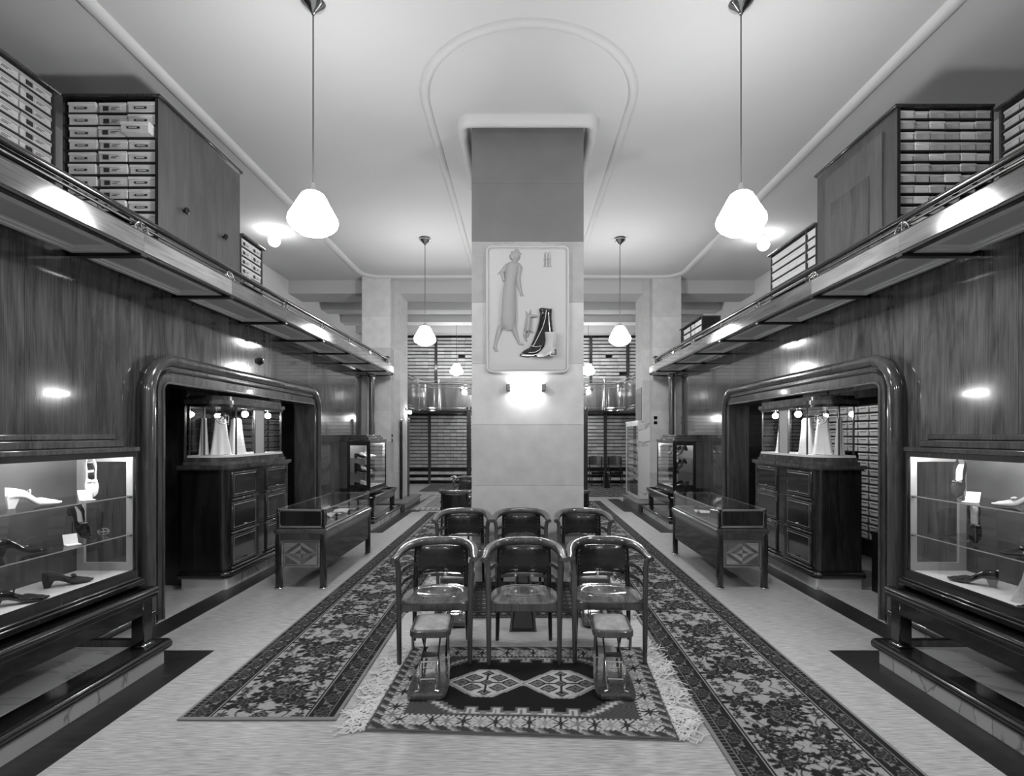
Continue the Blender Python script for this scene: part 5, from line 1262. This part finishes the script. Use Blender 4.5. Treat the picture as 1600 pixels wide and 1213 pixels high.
def poly_field(G, poly, w):
    X, Y = G; ins = np.zeros(X.shape, bool); D = np.full(X.shape, 1e9)
    for (x0, y0), (x1, y1) in zip(poly, poly[1:]+poly[:1]):
        c = ((y0 > Y) != (y1 > Y)) & (X < (x1-x0)*(Y-y0)/((y1-y0) or 1e-9)+x0); ins ^= c
        dx, dy = x1-x0, y1-y0; t = np.clip(((X-x0)*dx+(Y-y0)*dy)/(dx*dx+dy*dy+1e-9), 0, 1); D = np.minimum(D, np.hypot(X-x0-t*dx, Y-y0-t*dy))
    f = np.clip(D/w, 0, 1); return np.where(ins, w*np.sqrt(1-(1-f)**2), 0)
def relief(name, H, G, depth, mat, base=0.):
    X, Y = G; hmax = H.max(); Z = H/hmax*depth; ny, nx = X.shape; idx = -np.ones(X.shape, int); vs = []; fs = []
    keep = np.zeros(X.shape, bool); m = Z > 0
    for j in range(ny-1):
        for i in range(nx-1):
            if m[j:j+2, i:i+2].sum() >= 2:
                q = []
                for a, b in ((j, i), (j, i+1), (j+1, i+1), (j+1, i)):
                    if idx[a, b] < 0:
                        idx[a, b] = len(vs); x, z = Q2(X[a, b], Y[a, b]); vs.append((x, PF+.0005-base-Z[a, b], z))
                    q.append(idx[a, b])
                fs.append(q)
    return ob(name, MB().add(vs, fs), mat, pl, ang=75, recalc=False)
def grid2(x0, x1, y0, y1, st=3.2): return np.meshgrid(np.arange(x0, x1, st), np.arange(y0, y1, st))
def chain(*p): return [(a, b) for a, b in zip(p[:-1], p[1:])]
G = grid2(190, 450, 100, 840)
caps = chain((366, 165, 25), (376, 178, 24), (384, 192, 12))+chain((350, 172, 20), (352, 185, 18))                      # head, hair
caps += chain((352, 148, 12), (384, 150, 13), (412, 158, 3))+chain((380, 145, 16), (378, 118, 5))                       # hat
caps += chain((370, 200, 13), (362, 225, 18))+chain((335, 232, 20), (385, 236, 20))+chain((352, 250, 42), (345, 300, 40), (335, 350, 36), (330, 400, 42), (325, 500, 46), (322, 600, 50), (322, 632, 48))
caps += chain((300, 640, 14), (350, 636, 16))+chain((318, 240, 18), (280, 285, 14), (292, 335, 11))+chain((250, 296, 3), (300, 245, 10))
caps += chain((398, 250, 17), (386, 325, 17), (398, 385, 12), (410, 425, 9), (425, 445, 4))+chain((408, 425, 7), (403, 446, 3))
caps += chain((352, 640, 20), (372, 700, 15), (388, 745, 9), (398, 766, 9), (424, 772, 6))+chain((268, 655, 18), (250, 710, 16), (236, 765, 10), (230, 795, 12), (250, 816, 5), (232, 816, 5))
relief('relief_woman', capsule_field(G, caps), G, .075, 'relief_plaster')
G = grid2(412, 525, 530, 765, 2.6)
caps = chain((462, 585, 15), (480, 580, 13), (512, 580, 8))+chain((455, 572, 8), (440, 546, 3))+chain((470, 570, 8), (474, 538, 3))+chain((462, 600, 16), (458, 640, 19), (452, 675, 17))+chain((470, 655, 9), (476, 678, 8), (490, 692, 5))+chain((462, 680, 8), (456, 705, 7), (450, 722, 5))+chain((442, 670, 11), (432, 705, 8), (440, 740, 5), (448, 748, 4))
relief('relief_dog', capsule_field(G, caps), G, .045, 'relief_plaster')
boot = [(530, 528), (550, 522), (618, 530), (614, 570), (620, 640), (626, 692), (612, 750), (580, 800), (545, 838), (500, 856), (440, 858), (402, 852), (400, 838), (428, 812), (468, 792), (490, 745), (515, 680), (533, 610), (538, 560)]
G = grid2(392, 635, 515, 866, 3.0); relief('tall_boot', poly_field(G, boot, 34), G, .05, 'black_gloss')
small = [(568, 692), (645, 692), (643, 740), (638, 800), (645, 818), (645, 848), (608, 852), (600, 842), (560, 860), (520, 858), (510, 846), (540, 822), (565, 790), (575, 750)]
G = grid2(505, 652, 686, 866, 2.6); relief('small_boot', poly_field(G, small, 26), G, .045, 'stone_b', .045)
def line(pts, r_, y, mat, name): ob(name, MB().tube([(Q2(*p)[0], y, Q2(*p)[1]) for p in pts], r_, 6), mat, pl)
line([(578, 545), (572, 600), (555, 660), (525, 720), (500, 770), (487, 790)], .004, PF-.052, 'paper', 'boot_piping'); line([(478, 786), (510, 792), (545, 786), (535, 812), (505, 828), (460, 832)], .0035, PF-.05, 'paper', 'boot_piping')
line([(596, 540), (600, 610), (608, 680)], .002, PF-.05, 'chrome', 'boot_piping'); line([(408, 838), (440, 846), (490, 848), (530, 836)], .003, PF-.04, 'paper', 'boot_piping')
line([(534, 552), (578, 558), (614, 556)], .004, PF-.05, 'leather', 'boot_strap'); line([(545, 572), (566, 566), (570, 590), (548, 600), (545, 572)], .004, PF-.053, 'chrome', 'boot_buckle')
line([(616, 815), (642, 815), (642, 846), (612, 846), (616, 815)], .008, PF-.075, 'black', 'small_boot_heel')
# monogram
for x in (562, 585): line([(x+4, 243), (x+4, 165), (x+9, 150), (x+16, 146), (x+22, 152)], .0022, PF-.003, 'stone_joint', 'monogram_stroke')
for x in (575, 598, 610): line([(x, 243), (x, 158)], .0022, PF-.003, 'stone_joint', 'monogram_stroke')
line([(560, 195), (606, 190)], .002, PF-.003, 'stone_joint', 'monogram_stroke'); line([(554, 244), (620, 244)], .0022, PF-.003, 'stone_joint', 'monogram_stroke')
